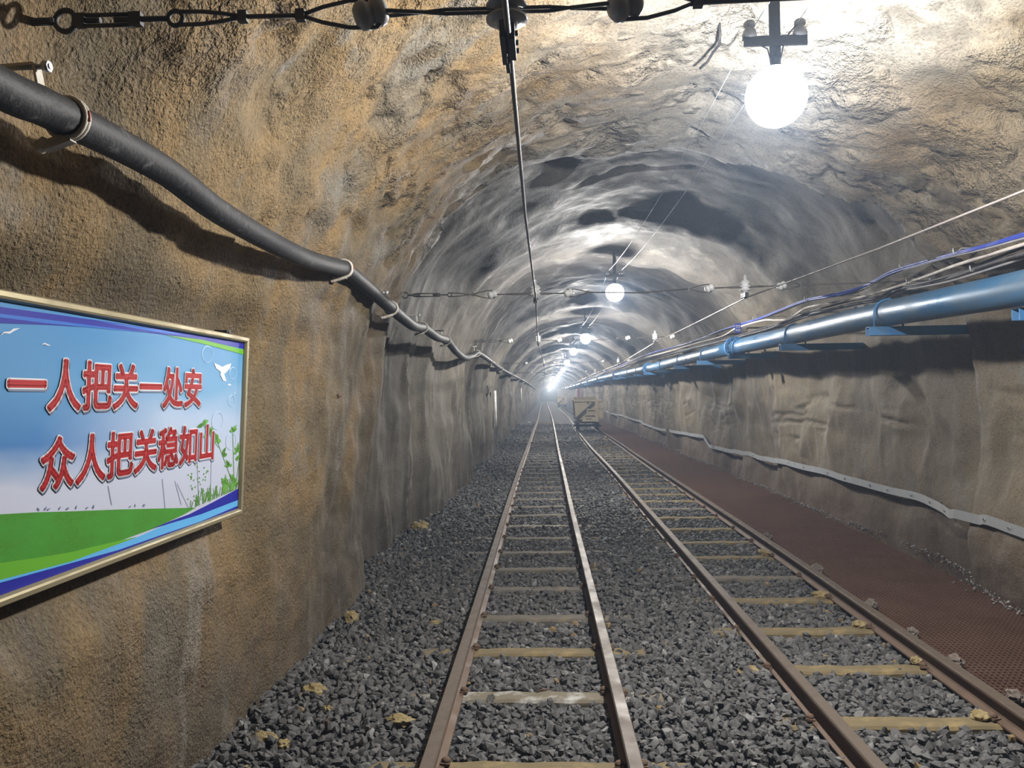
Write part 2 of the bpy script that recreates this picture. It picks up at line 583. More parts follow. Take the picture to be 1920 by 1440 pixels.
# roof swells down to the lip on the lamp side, and the wall stays clear behind the sign
off -= 0.20 * np.exp(-((Yg - 6.0) / 0.75) ** 2 - ((Xg0 - 2.0) / 0.8) ** 2) * crown * (ye < 6.3)
off += 0.13 * np.exp(-((Yg - 1.75) / 0.5) ** 2 - ((Zg0 - 2.42) / 0.22) ** 2) * (Xg0 < XC)
box = sstep(1.0, 1.4, Yg) * sstep(3.9, 3.5, Yg) * sstep(0.75, 1.0, Zg0) * sstep(2.0, 1.8, Zg0) * (Xg0 < XC)
# toe of the right wall swells into the walkway close by
off -= 0.26 * sstep(8.0, 4.6, Yg) * rightw * sstep(1.25, 0.1, Zg0)
# knobbly clods on the near roof
kn = fbm(Xg0 * 3.2, Yg * 3.2, Zg0 * 3.2 + 7, 4)
off += 0.05 * sstep(0.18, 0.42, kn) * crown * sstep(8.5, 5.5, Yg)
off += 0.012 * fbm(Xg0 * 15, Yg * 15, Zg0 * 15, 2) * crown * sstep(9, 6, Yg)
off = np.where(box > 0, off * (1 - box) + box * np.maximum(off, 0.05), off)
XS, ZS = Xg0 + NX * off, Zg0 + NZ * off


def wall_x(side, y, z):
    """x of the lining on the given side ('left' / 'right') at y, z"""
    i = int(np.argmin(np.abs(ROWS - y)))
    h = len(PP) // 2
    sl = slice(0, h) if side == 'left' else slice(h, None)
    zz, xx = ZS[i, sl], XS[i, sl]
    j = int(np.argmin(np.abs(zz - z)))
    return float(xx[j])


def roof_z(x, y):
    i = int(np.argmin(np.abs(ROWS - y)))
    k = slice(60, len(PP) - 60)
    j = int(np.argmin(np.abs(XS[i, k] - x)))
    return float(ZS[i, k][j])


def lining():
    nr, ns = Yg.shape
    V = np.stack([XS, Yg, ZS], -1)
    # shared smooth normals so the seams between the three pieces do not show
    du = np.gradient(V, axis=0)
    dv = np.gradient(V, axis=1)
    N = np.cross(du, dv)
    N /= np.linalg.norm(N, axis=2)[..., None]
    cen = np.stack([np.full_like(XS, XC), Yg, np.full_like(XS, 1.4)], -1)
    flip = np.sum(N * (cen - V), -1).mean() < 0
    if flip:
        N = -N
    cuts = {'wall_left': (0, 92), 'ceiling': (92, ns - 93), 'wall_right': (ns - 93, ns - 1)}
    for name, (a, b) in cuts.items():
        v = V[:, a:b + 1].reshape(-1, 3)
        w = b - a + 1
        idx = np.arange(nr * w).reshape(nr, w)
        q = np.stack([idx[:-1, :-1], idx[1:, :-1], idx[1:, 1:], idx[:-1, 1:]], -1).reshape(-1, 4)
        if flip:
            q = q[:, ::-1]
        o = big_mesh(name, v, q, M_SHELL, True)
        o.data.normals_split_custom_set_from_vertices(N[:, a:b + 1].reshape(-1, 3).tolist())
        link(o)
        tag(o, kind='structure')
    m = MB()
    pts = [(XS[-1, j], END_Y, ZS[-1, j]) for j in range(0, ns, 6)]
    m.add(pts, [tuple(range(len(pts)))])
    tag(m.build('wall_far', M_SHELL), kind='structure')


lining()

# floor: ballast bed with the drain trench sunk beside the right wall
ys = np.concatenate([np.arange(-3, 18, 0.12), np.arange(18, END_Y + 1, 0.6)])
xs = np.concatenate([np.arange(-1.9, 2.18, 0.12), [2.195, 2.2, 2.25, 2.7, 3.0, 3.3, 3.7]])
FX, FY = np.meshgrid(xs, ys)
FZ = -0.030 + 0.02 * fbm(FX * 0.9, FY * 0.9, FX * 0, 3) + 0.05 * sstep(-0.9, -1.6, FX)
FZ = np.where(FX > 2.197, -0.16, FZ)
idx = np.arange(FX.size).reshape(FX.shape)
fq = np.stack([idx[:-1, :-1], idx[:-1, 1:], idx[1:, 1:], idx[1:, :-1]], -1).reshape(-1, 4)
floor = big_mesh('floor', np.stack([FX, FY, FZ], -1).reshape(-1, 3), fq, M_GROUND, True)
floor.data.materials.append(M_MUD)
cx = FX.ravel()[fq].mean(1)
floor.data.polygons.foreach_set('material_index', (cx > 2.19).astype(np.int32))
link(floor)
tag(floor, kind='structure')

# ------------------------------------------------------------------ rails
PATHS = {
    'left track left': [(-3, -0.475), (3, -0.475), (9.8, -0.512), (16, -0.53), (23, -0.512), (33, -0.512), (41, -0.475),
                        (56, -0.495), (83, -0.587), (110, -0.62), (143, -0.68), (216, -0.75)],
    'left track right': [(-3, 0.323), (3, 0.323), (9.7, 0.305), (15.3, 0.318), (20.3, 0.32), (29, 0.358), (46, 0.422),
                         (75, 0.42), (103, 0.386), (143, 0.36), (216, 0.3)],
    'right track left': [(-3, 1.228), (3, 1.228), (7.4, 1.236), (15, 1.25), (22, 1.212), (31, 1.259), (42, 1.389),
                         (53, 1.50), (65, 1.455), (96, 1.60), (143, 1.72), (216, 1.9)],
    'right track right': [(-3, 2.03), (3.5, 2.037), (4.7, 2.069), (6.2, 2.092), (9.6, 2.105), (18, 2.12), (23.5, 2.165),
                          (33, 2.165), (53, 2.32), (76, 2.42), (113, 2.52), (143, 2.6), (216, 2.75)],
}


def spline(pts, ys_):
    p = np.array(pts)
    from numpy import interp
    fine = interp(ys_, p[:, 0], p[:, 1])
    k = np.ones(9) / 9
    pad = np.concatenate([np.repeat(fine[:1], 4), fine, np.repeat(fine[-1:], 4)])
    return np.convolve(pad, k, 'valid')


RY = np.concatenate([np.arange(-3, 30, 0.5), np.arange(30, 217, 1.0)])
RAILX = {k: spline(v, RY) for k, v in PATHS.items()}


def rail_x(k, y):
    return float(np.interp(y, RY, RAILX[k]))


RAIL_PROF = [(-0.043, -0.002), (-0.043, 0.007), (-0.012, 0.017), (-0.0065, 0.030), (-0.0065, 0.064), (-0.026, 0.074), (-0.0295, 0.084),
             (-0.0295, 0.094), (-0.025, 0.101), (0.025, 0.101), (0.0295, 0.094), (0.0295, 0.084), (0.026, 0.074),
             (0.0065, 0.064), (0.0065, 0.030), (0.012, 0.017), (0.043, 0.007), (0.043, -0.002)]
RAIL_TXT = {
    'left track left': 'brown rusty left rail of the left track, inner flank in the light',
    'left track right': 'bright-topped right rail of the left track, beside the gap between tracks',
    'right track left': 'rusty left rail of the right track, bordering the gap between tracks',
    'right track right': 'rusty rail of the right track lying alongside the floor grating',
}
rails = {}
for k, xsr in RAILX.items():
    m = MB()
    n = len(RAIL_PROF)
    vs, fs = [], []
    for y, x in zip(RY, xsr):
        vs += [(x + px, y, pz) for px, pz in RAIL_PROF]
    for i in range(len(RY) - 1):
        for j in range(n):
            kk = (j + 1) % n
            fs.append((i * n + j, i * n + kk, (i + 1) * n + kk, (i + 1) * n + j))
    m.add(vs, fs)
    o = m.build('rail', M_RAIL)
    o.data.materials.append(M_RAIL_HEAD if k == 'left track right' else M_RAIL_DULL)
    mi = np.zeros(len(o.data.polygons), np.int32)
    mi[np.arange(len(mi)) % n == 8] = 1
    mi[np.arange(len(mi)) % n == 9] = 1
    mi[np.arange(len(mi)) % n == 7] = 1
    o.data.polygons.foreach_set('material_index', mi)
    tag(o, RAIL_TXT[k], 'rail', 'rails of the two tracks')
    rails[k] = o

# ------------------------------------------------------------------ sleepers
tie_left = [3.27, 4.05, 4.76, 5.48, 6.29, 7.01, 7.76, 8.52, 9.33, 10.16, 10.96]
while tie_left[-1] < 46:
    tie_left.append(tie_left[-1] + 0.78)
tie_right = [3.73, 4.44, 5.16, 5.91, 6.63, 7.44, 8.19, 9.0, 9.85]
while tie_right[-1] < 28.5:
    tie_right.append(tie_right[-1] + 0.76)
LOOK_L = ['O', 'L', 'O', 'G', 'G', 'G', 'G', 'G', 'L', 'G', 'G']
ORD = ['first', 'second', 'third', 'fourth', 'fifth', 'sixth', 'seventh', 'eighth', 'ninth', 'tenth', 'eleventh', 'twelfth']


def ordinal(i):
    if i <= 12:
        return ORD[i - 1]
    return '%d%s' % (i, {1: 'st', 2: 'nd', 3: 'rd'}.get(i % 10, 'th') if i % 100 not in (11, 12, 13) else 'th')


def sleeper(x0, x1, y, mat, label, group, w=0.13):
    m = MB()
    nx = 14
    h = w / 2
    vs, fs = [], []
    a = random.uniform(-0.012, 0.012)
    for i in range(nx + 1):
        x = x0 + (x1 - x0) * i / nx
        dy = a * (x - (x0 + x1) / 2) * 2
        w0, w1, dz = h + random.uniform(-.007, .007), h + random.uniform(-.007, .007), random.uniform(-.004, .003)
        for yy_, zz_ in ((-w0, -0.12), (-w0, -0.012 + dz), (-w0 + .012, 0.0 + dz), (w1 - .012, 0.0 + dz), (w1, -0.012 + dz), (w1, -0.12)):
            vs.append((x - (x0 + x1) / 2, yy_ + dy, zz_))
    for i in range(nx):
        for j in range(6):
            k = (j + 1) % 6
            fs.append((i * 6 + j, i * 6 + k, (i + 1) * 6 + k, (i + 1) * 6 + j))
    fs += [tuple(range(6)), tuple(nx * 6 + j for j in range(6))[::-1]]
    m.add(vs, fs)
    o = m.build('sleeper', mat)
    o.location = ((x0 + x1) / 2, y, 0.0)
    return tag(o, label, 'sleeper', group)


desc_l = {'O': 'ochre timber sleeper', 'L': 'lime-whitened timber sleeper', 'G': 'grey weathered timber sleeper'}
TIES = []
for i, y in enumerate(tie_left):
    lk = LOOK_L[i] if i < len(LOOK_L) else 'G'
    x0, x1 = rail_x('left track left', y) - 0.27, rail_x('left track right', y) + 0.24
    if i > 0 or True:
        sleeper(x0, x1, y, {'O': M_TIE_OCHRE, 'L': M_TIE_LIME, 'G': M_TIE_GREY}[lk],
                '%s of the left track, %s one out from the camera' % (desc_l[lk], ordinal(i + 1)), 'sleepers of the left track')
    TIES.append((x0, x1, y, rail_x('left track left', y) - .02, rail_x('left track right', y) + .02))
for i, y in enumerate(tie_right):
    x0, x1 = rail_x('right track left', y) - 0.2, rail_x('right track right', y) + 0.14
    sleeper(x0, min(x1, 2.19), y, M_TIE_OCHRE if i % 5 != 4 else M_TIE_GREY,
            '%s timber sleeper of the right track, %s one out from the camera' % ('yellowish' if i % 5 != 4 else 'greyish', ordinal(i + 1)),
            'sleepers of the right track')
    TIES.append((x0, x1, y, rail_x('right track left', y) - .02, rail_x('right track right', y) + .02))

# rail spikes, parts of their rail
for k, ties in (('left track left', tie_left[:18]), ('left track right', tie_left[:18]),
                ('right track left', tie_right[:16]), ('right track right', tie_right[:16])):
    proto = None
    for y in ties:
        for s in (-1, 1):
            x = rail_x(k, y) + s * 0.052
            if proto is None:
                m = MB()
                m.cyl((0, 0, -0.03), (0, 0, 0.022), 0.010, 8)
                m.lathe([(0.012, 0.0), (0.019, 0.006), (0.019, 0.016), (0.011, 0.024)], (-s * 0.006, 0, 0.008), seg=8)
                m.box((-s * 0.008, 0, 0.010), (0.04, 0.05, 0.010))
                proto = m.build('spike', M_SPIKE, rails[k])
                sp = proto
            else:
                sp = proto.copy()
                link(sp, rails[k])
            sp.location = (x, y + random.uniform(-.03, .03), 0.003)
            sp.rotation_euler = (random.uniform(-.15, .15), random.uniform(-.15, .15), random.uniform(-.4, .4) + (math.pi if s > 0 else 0))

# ------------------------------------------------------------------ loose stones
PHI = (1 + 5 ** 0.5) / 2
ICO_V = np.array([(-1, PHI, 0), (1, PHI, 0), (-1, -PHI, 0), (1, -PHI, 0), (0, -1, PHI), (0, 1, PHI), (0, -1, -PHI), (0, 1, -PHI),
                  (PHI, 0, -1), (PHI, 0, 1), (-PHI, 0, -1), (-PHI, 0, 1)]) / math.sqrt(1 + PHI * PHI)
ICO_F = np.array([(0, 11, 5), (0, 5, 1), (0, 1, 7), (0, 7, 10), (0, 10, 11), (1, 5, 9), (5, 11, 4), (11, 10, 2), (10, 7, 6), (7, 1, 8),
                  (3, 9, 4), (3, 4, 2), (3, 2, 6), (3, 6, 8), (3, 8, 9), (4, 9, 5), (2, 4, 11), (6, 2, 10), (8, 6, 7), (9, 8, 1)])


def stones(name, P, r, mat, tone, flat=0.72):
    n = len(P)
    # a handful of chipped prototypes, each turned at random
    protos = []
    for i in range(24):
        v = ICO_V * (1 + rng.uniform(-0.32, 0.30, (12, 1)))
        v = v * np.array([1.1, rng.uniform(.55, .95), rng.uniform(.45, .8)])
        for _ in range(5):      # broken facets
            d = rng.normal(size=3)
            d /= np.linalg.norm(d)
            h = rng.uniform(0.30, 0.62)
            s_ = v @ d
            v = v - np.clip(s_ - h, 0, None)[:, None] * d
        protos.append(v)
    protos = np.array(protos)[rng.integers(0, 24, n)]
    q = rng.normal(size=(n, 4))
    q /= np.linalg.norm(q, axis=1)[:, None]
    w, x, y, z = q.T
    Rm = np.stack([1 - 2 * (y * y + z * z), 2 * (x * y - z * w), 2 * (x * z + y * w),
                   2 * (x * y + z * w), 1 - 2 * (x * x + z * z), 2 * (y * z - x * w),
                   2 * (x * z - y * w), 2 * (y * z + x * w), 1 - 2 * (x * x + y * y)], -1).reshape(n, 3, 3)
    V = np.einsum('nij,nkj->nki', Rm, protos) * r[:, None, None]
    V[..., 2] *= flat + 0.2
    V = V + P[:, None, :]
    F = (ICO_F[None] + 12 * np.arange(n)[:, None, None]).reshape(-1, 3)
    o = big_mesh(name, V.reshape(-1, 3), F, mat, False, np.repeat(tone, 12))
    link(o)
    return o


def scatter(y0, y1, cell, x0=-1.75, x1=2.17):
    gx, gy = np.meshgrid(np.arange(x0, x1, cell), np.arange(y0, y1, cell))
    gx = gx.ravel() + rng.uniform(-.6, .6, gx.size) * cell
    gy = gy.ravel() + rng.uniform(-.6, .6, gy.size) * cell
    return gx, gy


PX, PY, PR = [], [], []
for y0, y1, cell, rm in ((2.3, 5.0, 0.034, 0.0245), (5.0, 8.5, 0.039, 0.0255), (8.5, 14, 0.047, 0.028), (14, 24, 0.07, 0.034), (24, 42, 0.12, 0.05)):
    for rep in range(2 if y1 <= 8.5 else 1):
        gx, gy = scatter(y0, y1, cell * (1.0 if rep == 0 else 1.5))
        PX.append(gx)
        PY.append(gy)
        PR.append(rm * np.clip(rng.lognormal(0.02, 0.30, gx.size), 0.45, 1.5))
PX, PY, PR = map(np.concatenate, (PX, PY, PR))
keep = (PX < 2.15) & (PX > -1.62)
for (x0, x1, y, ri0, ri1) in TIES:
    on = (np.abs(PY - y) < 0.068)
    mid = on & (PX > ri0) & (PX < ri1)
    keep &= ~(mid & (rng.uniform(size=PX.size) < (0.955 if y < 12 else 0.75)))
    out = on & (PX > x0) & (PX < x1) & ~mid
    keep &= ~(out & (rng.uniform(size=PX.size) < 0.05))
for k in RAILX:
    d = np.abs(PX - np.interp(PY, RY, RAILX[k]))
    keep &= d > 0.046
wl = np.array([wall_x('left', y, 0.03) for y in np.arange(0, 45, 0.1)])
keep &= PX > np.interp(PY, np.arange(0, 45, 0.1), wl) - 0.02
PX, PY, PR = PX[keep], PY[keep], PR[keep]
PZ = -0.028 + 0.02 * fbm(PX * 0.9, PY * 0.9, PX * 0, 3) + rng.uniform(-.012, .014, PX.size) + 0.05 * sstep(-0.9, -1.6, PX)
PZ = PZ + 0.014 * ((PX < -0.53) | ((PX > 0.38) & (PX < 1.18)))
PZ = PZ + 0.010 * sstep(0.5, 1.0, PX) * sstep(1.25, 0.9, PX) + PR * 0.15
gravel = stones('gravel', np.stack([PX, PY, PZ], 1), PR, M_STONE, np.clip(rng.normal(0.47, 0.23, PX.size), 0, 0.955)
                + (rng.uniform(size=PX.size) < 0.014) * rng.uniform(0.3, 0.56, PX.size))
tag(gravel, 'dark grey crushed stone ballast spread around both tracks', 'gravel', kind='stuff')

# pale rubble at the toe of the right wall
n = 1900
ry = 4.2 + 40 * rng.uniform(size=n) ** 1.7
rx = np.array([wall_x('right', y, 0.03) for y in ry]) - np.abs(rng.normal(0, 0.055, n)) - 0.01
dens = fbm(ry * 0.9, ry * 0, ry * 0 + 4, 2) > -0.12
rx, ry = rx[dens], ry[dens]
rub = stones('rubble', np.stack([rx, ry, 0.012 + rng.uniform(0, .02, rx.size)], 1), rng.uniform(.004, .011, rx.size) * (1 + ry / 22), M_RUBBLE,
             rng.uniform(0, 1, rx.size))
tag(rub, 'thin line of pale broken rubble along the foot of the right wall', 'rubble', kind='stuff')


def clump(name, x, y, z, s, mat, label, cat, group=None, rough=0.35, sq=0.5):
    bm = bmesh.new()
    bmesh.ops.create_icosphere(bm, subdivisions=3, radius=1)
    me = bpy.data.meshes.new(name)
    c = np.array([v.co for v in bm.verts])
    o_ = rng.uniform(0, 50)
    d = 1 + rough * fbm(c[:, 0] * 1.6 + o_, c[:, 1] * 1.6, c[:, 2] * 1.6, 4, 0.65) * 1.6
    for v, k in zip(bm.verts, d):
        v.co = Vector((v.co.x * k * s[0], v.co.y * k * s[1], v.co.z * k * s[2]))
    bm.to_mesh(me)
    bm.free()
    me.materials.append(mat)
    o = bpy.data.objects.new(name, me)
    o.location = (x, y, z)
    link(o)
    return tag(o, label, cat, group)


FG = 'yellow foam clumps lying on the ballast'
foams = [(-1.33, 5.35, 0.035, (.05, .05, .05), 'yellow foam clump tucked against the foot of the left wall'),
         (-1.44, 9.0, 0.04, (.11, .16, .07), 'yellow foam clump at the far corner of the left wall foot'),
         (-1.20, 4.05, 0.02, (.060, .055, .04), 'pale yellow foam lump on the ballast by the left wall, largest of those near it'),
         (-0.70, 3.72, 0.008, (.065, .035, .026), 'flat ochre foam flake on the ballast beside the left rail'),
         (-1.27, 3.50, 0.02, (.065, .03, .028), 'low brown foam strip on the ballast by the left wall'),
         (-1.16, 3.44, 0.018, (.025, .035, .022), 'small ochre foam crumb beside the brown foam strip'),
         (-0.76, 5.33, 0.008, (.035, .02, .018), 'ochre foam crumb on the ballast left of the left track'),
         (-1.08, 3.85, 0.012, (.022, .02, .018), 'tiny ochre foam crumb in the ballast below the largest lump'),
         (2.02, 4.52, 0.012, (.03, .04, .022), 'yellow foam spill at the right end of the third sleeper of right track'),
         (1.98, 5.22, 0.012, (.04, .05, .028), 'yellow foam spill beside the grating rail at the fourth sleeper'),
         (2.00, 5.98, 0.014, (.06, .05, .03), 'pale foam heap beside the grating rail at the fifth sleeper'),
         (2.01, 7.55, 0.014, (.045, .09, .03), 'long pale foam heap along the grating rail at the seventh sleeper'),
         (1.96, 3.76, 0.012, (.035, .045, .025), 'yellow foam spill at the right end of the second right-track sleeper'),
         (1.10, 4.40, 0.006, (.025, .04, .018), 'foam crumb beside the left rail of the right track')]
for x, y, z, s, lb in foams:
    clump('foam_clump', x, y, z, s, M_FOAM, lb, 'foam', FG, 0.34)
lumps = [(2.20, 3.92, .045, .045, 'nearest'), (2.17, 4.42, .05, .05, 'second'), (2.19, 4.95, .04, .04, 'third'), (2.2, 5.6, .035, .05, 'fourth'),
         (2.2, 6.7, .03, .06, 'fifth'), (2.21, 8.2, .03, .06, 'sixth')]
for x, y, z, s, w in lumps:
    clump('concrete_lump', x + .01, y, 0.04, (s * .8, s, s * .8), M_LIMP,
          'grey concrete lump between the rail and the grating, %s' % (w if w == 'nearest' else w + ' from the camera'), 'lump',
          'concrete lumps along the grating rail', 0.3)

# small litter
clump('paper_scrap', -0.95, 46, -0.0, (.10, .25, .03), M_WHITE, 'white scrap on the ballast left of the left track, far in', 'scrap')
m = MB()
m.tube([(0, 0, 0), (0.03, 0.02, .002), (0.07, 0.03, 0.0)], 0.004, 6)
o = m.build('stick', M_SPIKE)
o.location = (-0.07, 4.09, 0.006)
tag(o, 'short brown stick lying on the lime-whitened sleeper of left track', 'stick')
m = MB()
m.tube([(-1.02, 3.62, -0.02), (-1.015, 3.60, 0.05), (-1.0, 3.56, 0.075)], 0.007, 8)
tag(m.build('steel_stub', M_SPIKE), 'rusty steel stub sticking out of the ballast near the left wall', 'steel stub')

# ------------------------------------------------------------------ grating walkway
m = MB()
GX0, GX1, GY0, GY1 = 2.235, 3.16, 3.2, 52.0
gx_edge = lambda y: float(np.interp(y, [3, 6.4, 8, 11, 15, 60], [3.10, 3.22, 3.30, 3.38, 3.38, 3.38]))
for i, x in enumerate(np.arange(GX0, 3.40, 0.030)):
    ya = GY0
    if x > 3.1:
        ya = float(np.interp(x, [3.1, 3.22, 3.30, 3.38], [3.2, 6.4, 8, 11]))
    pts = np.linspace(ya, GY1, 12)
    for a, b in zip(pts[:-1], pts[1:]):
        m.box((x, (a + b) / 2, -0.004), (0.0065, b - a, 0.026))
for y in np.arange(GY0, GY1, 0.040):
    x1 = gx_edge(y)
    x0 = rail_x('right track right', y) + 0.085
    m.box(((x0 + x1) / 2, y, 0.002), (x1 - x0, 0.0085, 0.014))
for y in np.arange(GY0, GY1, 6.0):
    pass
tag(m.build('floor_grating', M_GRATE), 'long rusty brown steel mesh grating over the drain beside the right wall', 'grating')

# ------------------------------------------------------------------ lamps


def glow_mat():
    g = G('glowing_lamp_glass')
    e = g.n('Emission')
    e.inputs[0].default_value = (1.0, 0.985, 0.96, 1)
    e.inputs[1].default_value = 6.0
    t = g.n('BsdfTransparent')
    a = g.n('AddShader')
    g.nt.links.new(e.outputs[0], a.inputs[0])
    g.nt.links.new(t.outputs[0], a.inputs[1])
    g.nt.links.new(a.outputs[0], g.out.inputs['Surface'])
    g.m.cycles.emission_sampling = 'NONE'
    return g.m


M_GLOW = glow_mat()


def make_lamp():
    root = empty('tunnel_lamp', (0, 0, 0), 'lamp', 'lamp', 'ceiling lamps along the tunnel')
    m = MB()
    m.box((0, 0, 0.30), (0.045, 0.012, 0.36))
    m.box((-0.008, 0.01, 0.62), (0.026, 0.02, 0.42))
    m.box((0.0, 0.0, 0.135), (0.042, 0.010, 0.07), taper=1.0)
    m.build('mast', M_DARKSTEEL, root)
    m = MB()
    m.box((0, -0.008, 0.205), (0.265, 0.012, 0.042))
    m.box((0, 0.008, 0.224), (0.265, 0.03, 0.005))
    m.build('crossbar', M_DARKSTEEL, root)
    for s in (-1, 1):
        m = MB()
        m.cyl((s * 0.106, 0, 0.20), (s * 0.106, 0, 0.25), 0.006, 8)
        m.lathe([(0.012, 0.0), (0.029, 0.003), (0.031, 0.016), (0.026, 0.034), (0.018, 0.040), (0.018, 0.046), (0.024, 0.052),
                 (0.024, 0.066), (0.016, 0.074), (0.0, 0.076)], (s * 0.106, 0, 0.222), seg=18)
        m.build('insulator', M_PORC, root)
    m = MB()
    m.tube([(-0.06, -0.01, 0.185), (-0.035, -0.012, 0.17), (-0.028, -0.012, 0.14), (-0.022, -0.01, 0.12)], 0.003, 6)
    m.tube([(0.09, 0.0, 0.27), (0.06, -0.005, 0.24), (0.035, -0.012, 0.20), (0.02, -0.012, 0.13)], 0.003, 6)
    m.build('lead_wire', M_DARKSTEEL, root)
    m = MB()
    m.lathe([(0.018, 0.135), (0.022, 0.13), (0.022, 0.105), (0.03, 0.10), (0.034, 0.085)], (0, 0, 0), seg=16)
    m.build('socket', M_DARKSTEEL, root)
    m = MB()
    m.lathe([(0.02, 0.10), (0.05, 0.088), (0.076, 0.060), (0.080, 0.034), (0.076, 0.030), (0.0, 0.030)], (0, 0, 0), seg=24)
    m.build('upper_shield', M_DARKSTEEL, root)  # unseen cap added inside the globe to block light thrown upward
    m = MB()
    pr = [(0.128 * math.sin(t), -0.128 * math.cos(t)) for t in np.linspace(0.02, math.pi - 0.28, 22)]
    m.lathe(pr, (0, 0, -0.03), seg=32)
    m.build('lamp_globe', M_GLOW, root)
    return root


def lamp_name(i):
    return 'glowing globe lamp on a cross bracket, ' + ('nearest one, high on the right' if i == 0 else '%s lamp into the tunnel' % ordinal(i + 1))


lamp0 = make_lamp()
for i, (x, y, z) in enumerate(LAMPS):
    r = lamp0 if i == 0 else copy_tree(lamp0)
    r.location = (x, y, z)
    r['label'] = lamp_name(i)
    # stretch the rod of the mast up into the roof
    ld = bpy.data.lights.new('lamp_light', 'POINT')
    ld.energy = LAMP_W
    ld.color = LAMP_COL
    ld.shadow_soft_size = 0.055
    lo = bpy.data.objects.new('lamp_light', ld)
    link(lo)
    lo.location = (x, y, z - 0.03)

# bare feeder wires strung from bracket to bracket
for s, nm in ((-1, 'left'), (1, 'right')):
    pts = []
    locs = [(1.0, -3.0, 2.9)] + LAMPS
    for (a, b) in zip(locs[:-1], locs[1:]):
        nseg = 10 if a[1] < 30 else 4
        for t in np.linspace(0, 1, nseg, endpoint=False):
            sag = 0.10 * 4 * t * (1 - t)
            pts.append((1.0 + s * 0.106 - s * 0.02, a[1] + (b[1] - a[1]) * t, a[2] + (b[2] - a[2]) * t + 0.272 - sag))
    pts.append((1.0 + s * 0.086, locs[-1][1], locs[-1][2] + 0.272))
    m = MB()
    m.tube(pts, 0.0022, 6)
    tag(m.build('feeder_wire', M_ZINC), 'thin bare feeder wire along the %s-hand insulators of the lamp brackets' % nm, 'wire', 'lamp feeder wires')

# ------------------------------------------------------------------ contact wires and their span ropes
T1 = [(0.2, -0.07, 2.36), (1.9, -0.071, 2.352), (3.7, -0.077, 2.348), (7.0, -0.066, 2.36), (10, -0.085, 2.35), (13.1, -0.1, 2.36),
      (18.2, -0.035, 2.35), (23, -0.02, 2.36), (31, 0.02, 2.35), (39, -0.05, 2.36), (60, -0.05, 2.36), (215, -0.1, 2.36)]
T2 = [(0.2, 2.1, 2.40), (1.9, 2.09, 2.36), (3.45, 2.034, 2.34), (4.74, 1.96, 2.335), (7.05, 1.79, 2.345), (10, 1.80, 2.34), (13, 1.80, 2.345), (22, 2.05, 2.35),
      (31, 1.95, 2.35), (39, 2.0, 2.36), (60, 2.05, 2.36), (215, 2.1, 2.36)]


def densify(path, n=6):
    p = np.array(path)
    out = []
    for a, b in zip(p[:-1], p[1:]):
        for t in np.linspace(0, 1, n, endpoint=False):
            out.append(a + (b - a) * t)
    out.append(p[-1])
    return out


for path, mt, lb in ((T1, M_CONTACT_DARK, 'overhead contact wire running above the left track'), (T2, M_CONTACT, 'bright overhead contact wire running above the right track')):
    m = MB()
    m.tube([(x, y, z) for y, x, z in densify(path)], 0.0068, 8)
    tag(m.build('contact_wire', mt), lb, 'wire')


def egg(m, c, ax=(1, 0, 0), s=1.0):
    """porcelain strain egg: two lobes with a waist groove"""
    pr = [(0.004, -0.042), (0.020, -0.040), (0.032, -0.030), (0.036, -0.016), (0.031, -0.006), (0.025, 0.0), (0.031, 0.006), (0.036, 0.016),
          (0.032, 0.030), (0.020, 0.040), (0.004, 0.042)]
    m.lathe([(r * s, h * s) for r, h in pr], c, ax, 18)


def hanger(root, x, y, zw, near):
    m = MB()
    pr = [(0.014, 0.0), (0.024, 0.004), (0.026, 0.016)]
    z0 = 0.016
    for k in range(3):
        pr += [(0.030, z0 + 0.002), (0.049, z0 + 0.004), (0.050, z0 + 0.010), (0.036, z0 + 0.020), (0.032, z0 + 0.028)]
        z0 += 0.030
    pr += [(0.030, z0), (0.016, z0 + 0.008), (0.012, z0 + 0.05)]
    m.lathe(pr, (x, y, zw + 0.025), seg=22)
    m.build('hanger_insulator', M_PORC if near else M_PORC_W, root)
    m = MB()
    m.box((x - 0.010, y + 0.03, zw + 0.006), (0.012, 0.16, 0.040))
    m.box((x + 0.012, y + 0.025, zw + 0.006), (0.014, 0.12, 0.040))
    m.box((x - 0.004, y + 0.135, zw - 0.002), (0.010, 0.06, 0.022))
    m.cyl((x, y, zw + 0.01), (x, y, zw + 0.03), 0.016, 10)
    for k in (-0.01, 0.04, 0.085):
        m.cyl((x - 0.012, y + k, zw + 0.01), (x + 0.026, y + k, zw + 0.01), 0.007, 6)
    m.build('wire_clamp', M_DARKSTEEL, root)


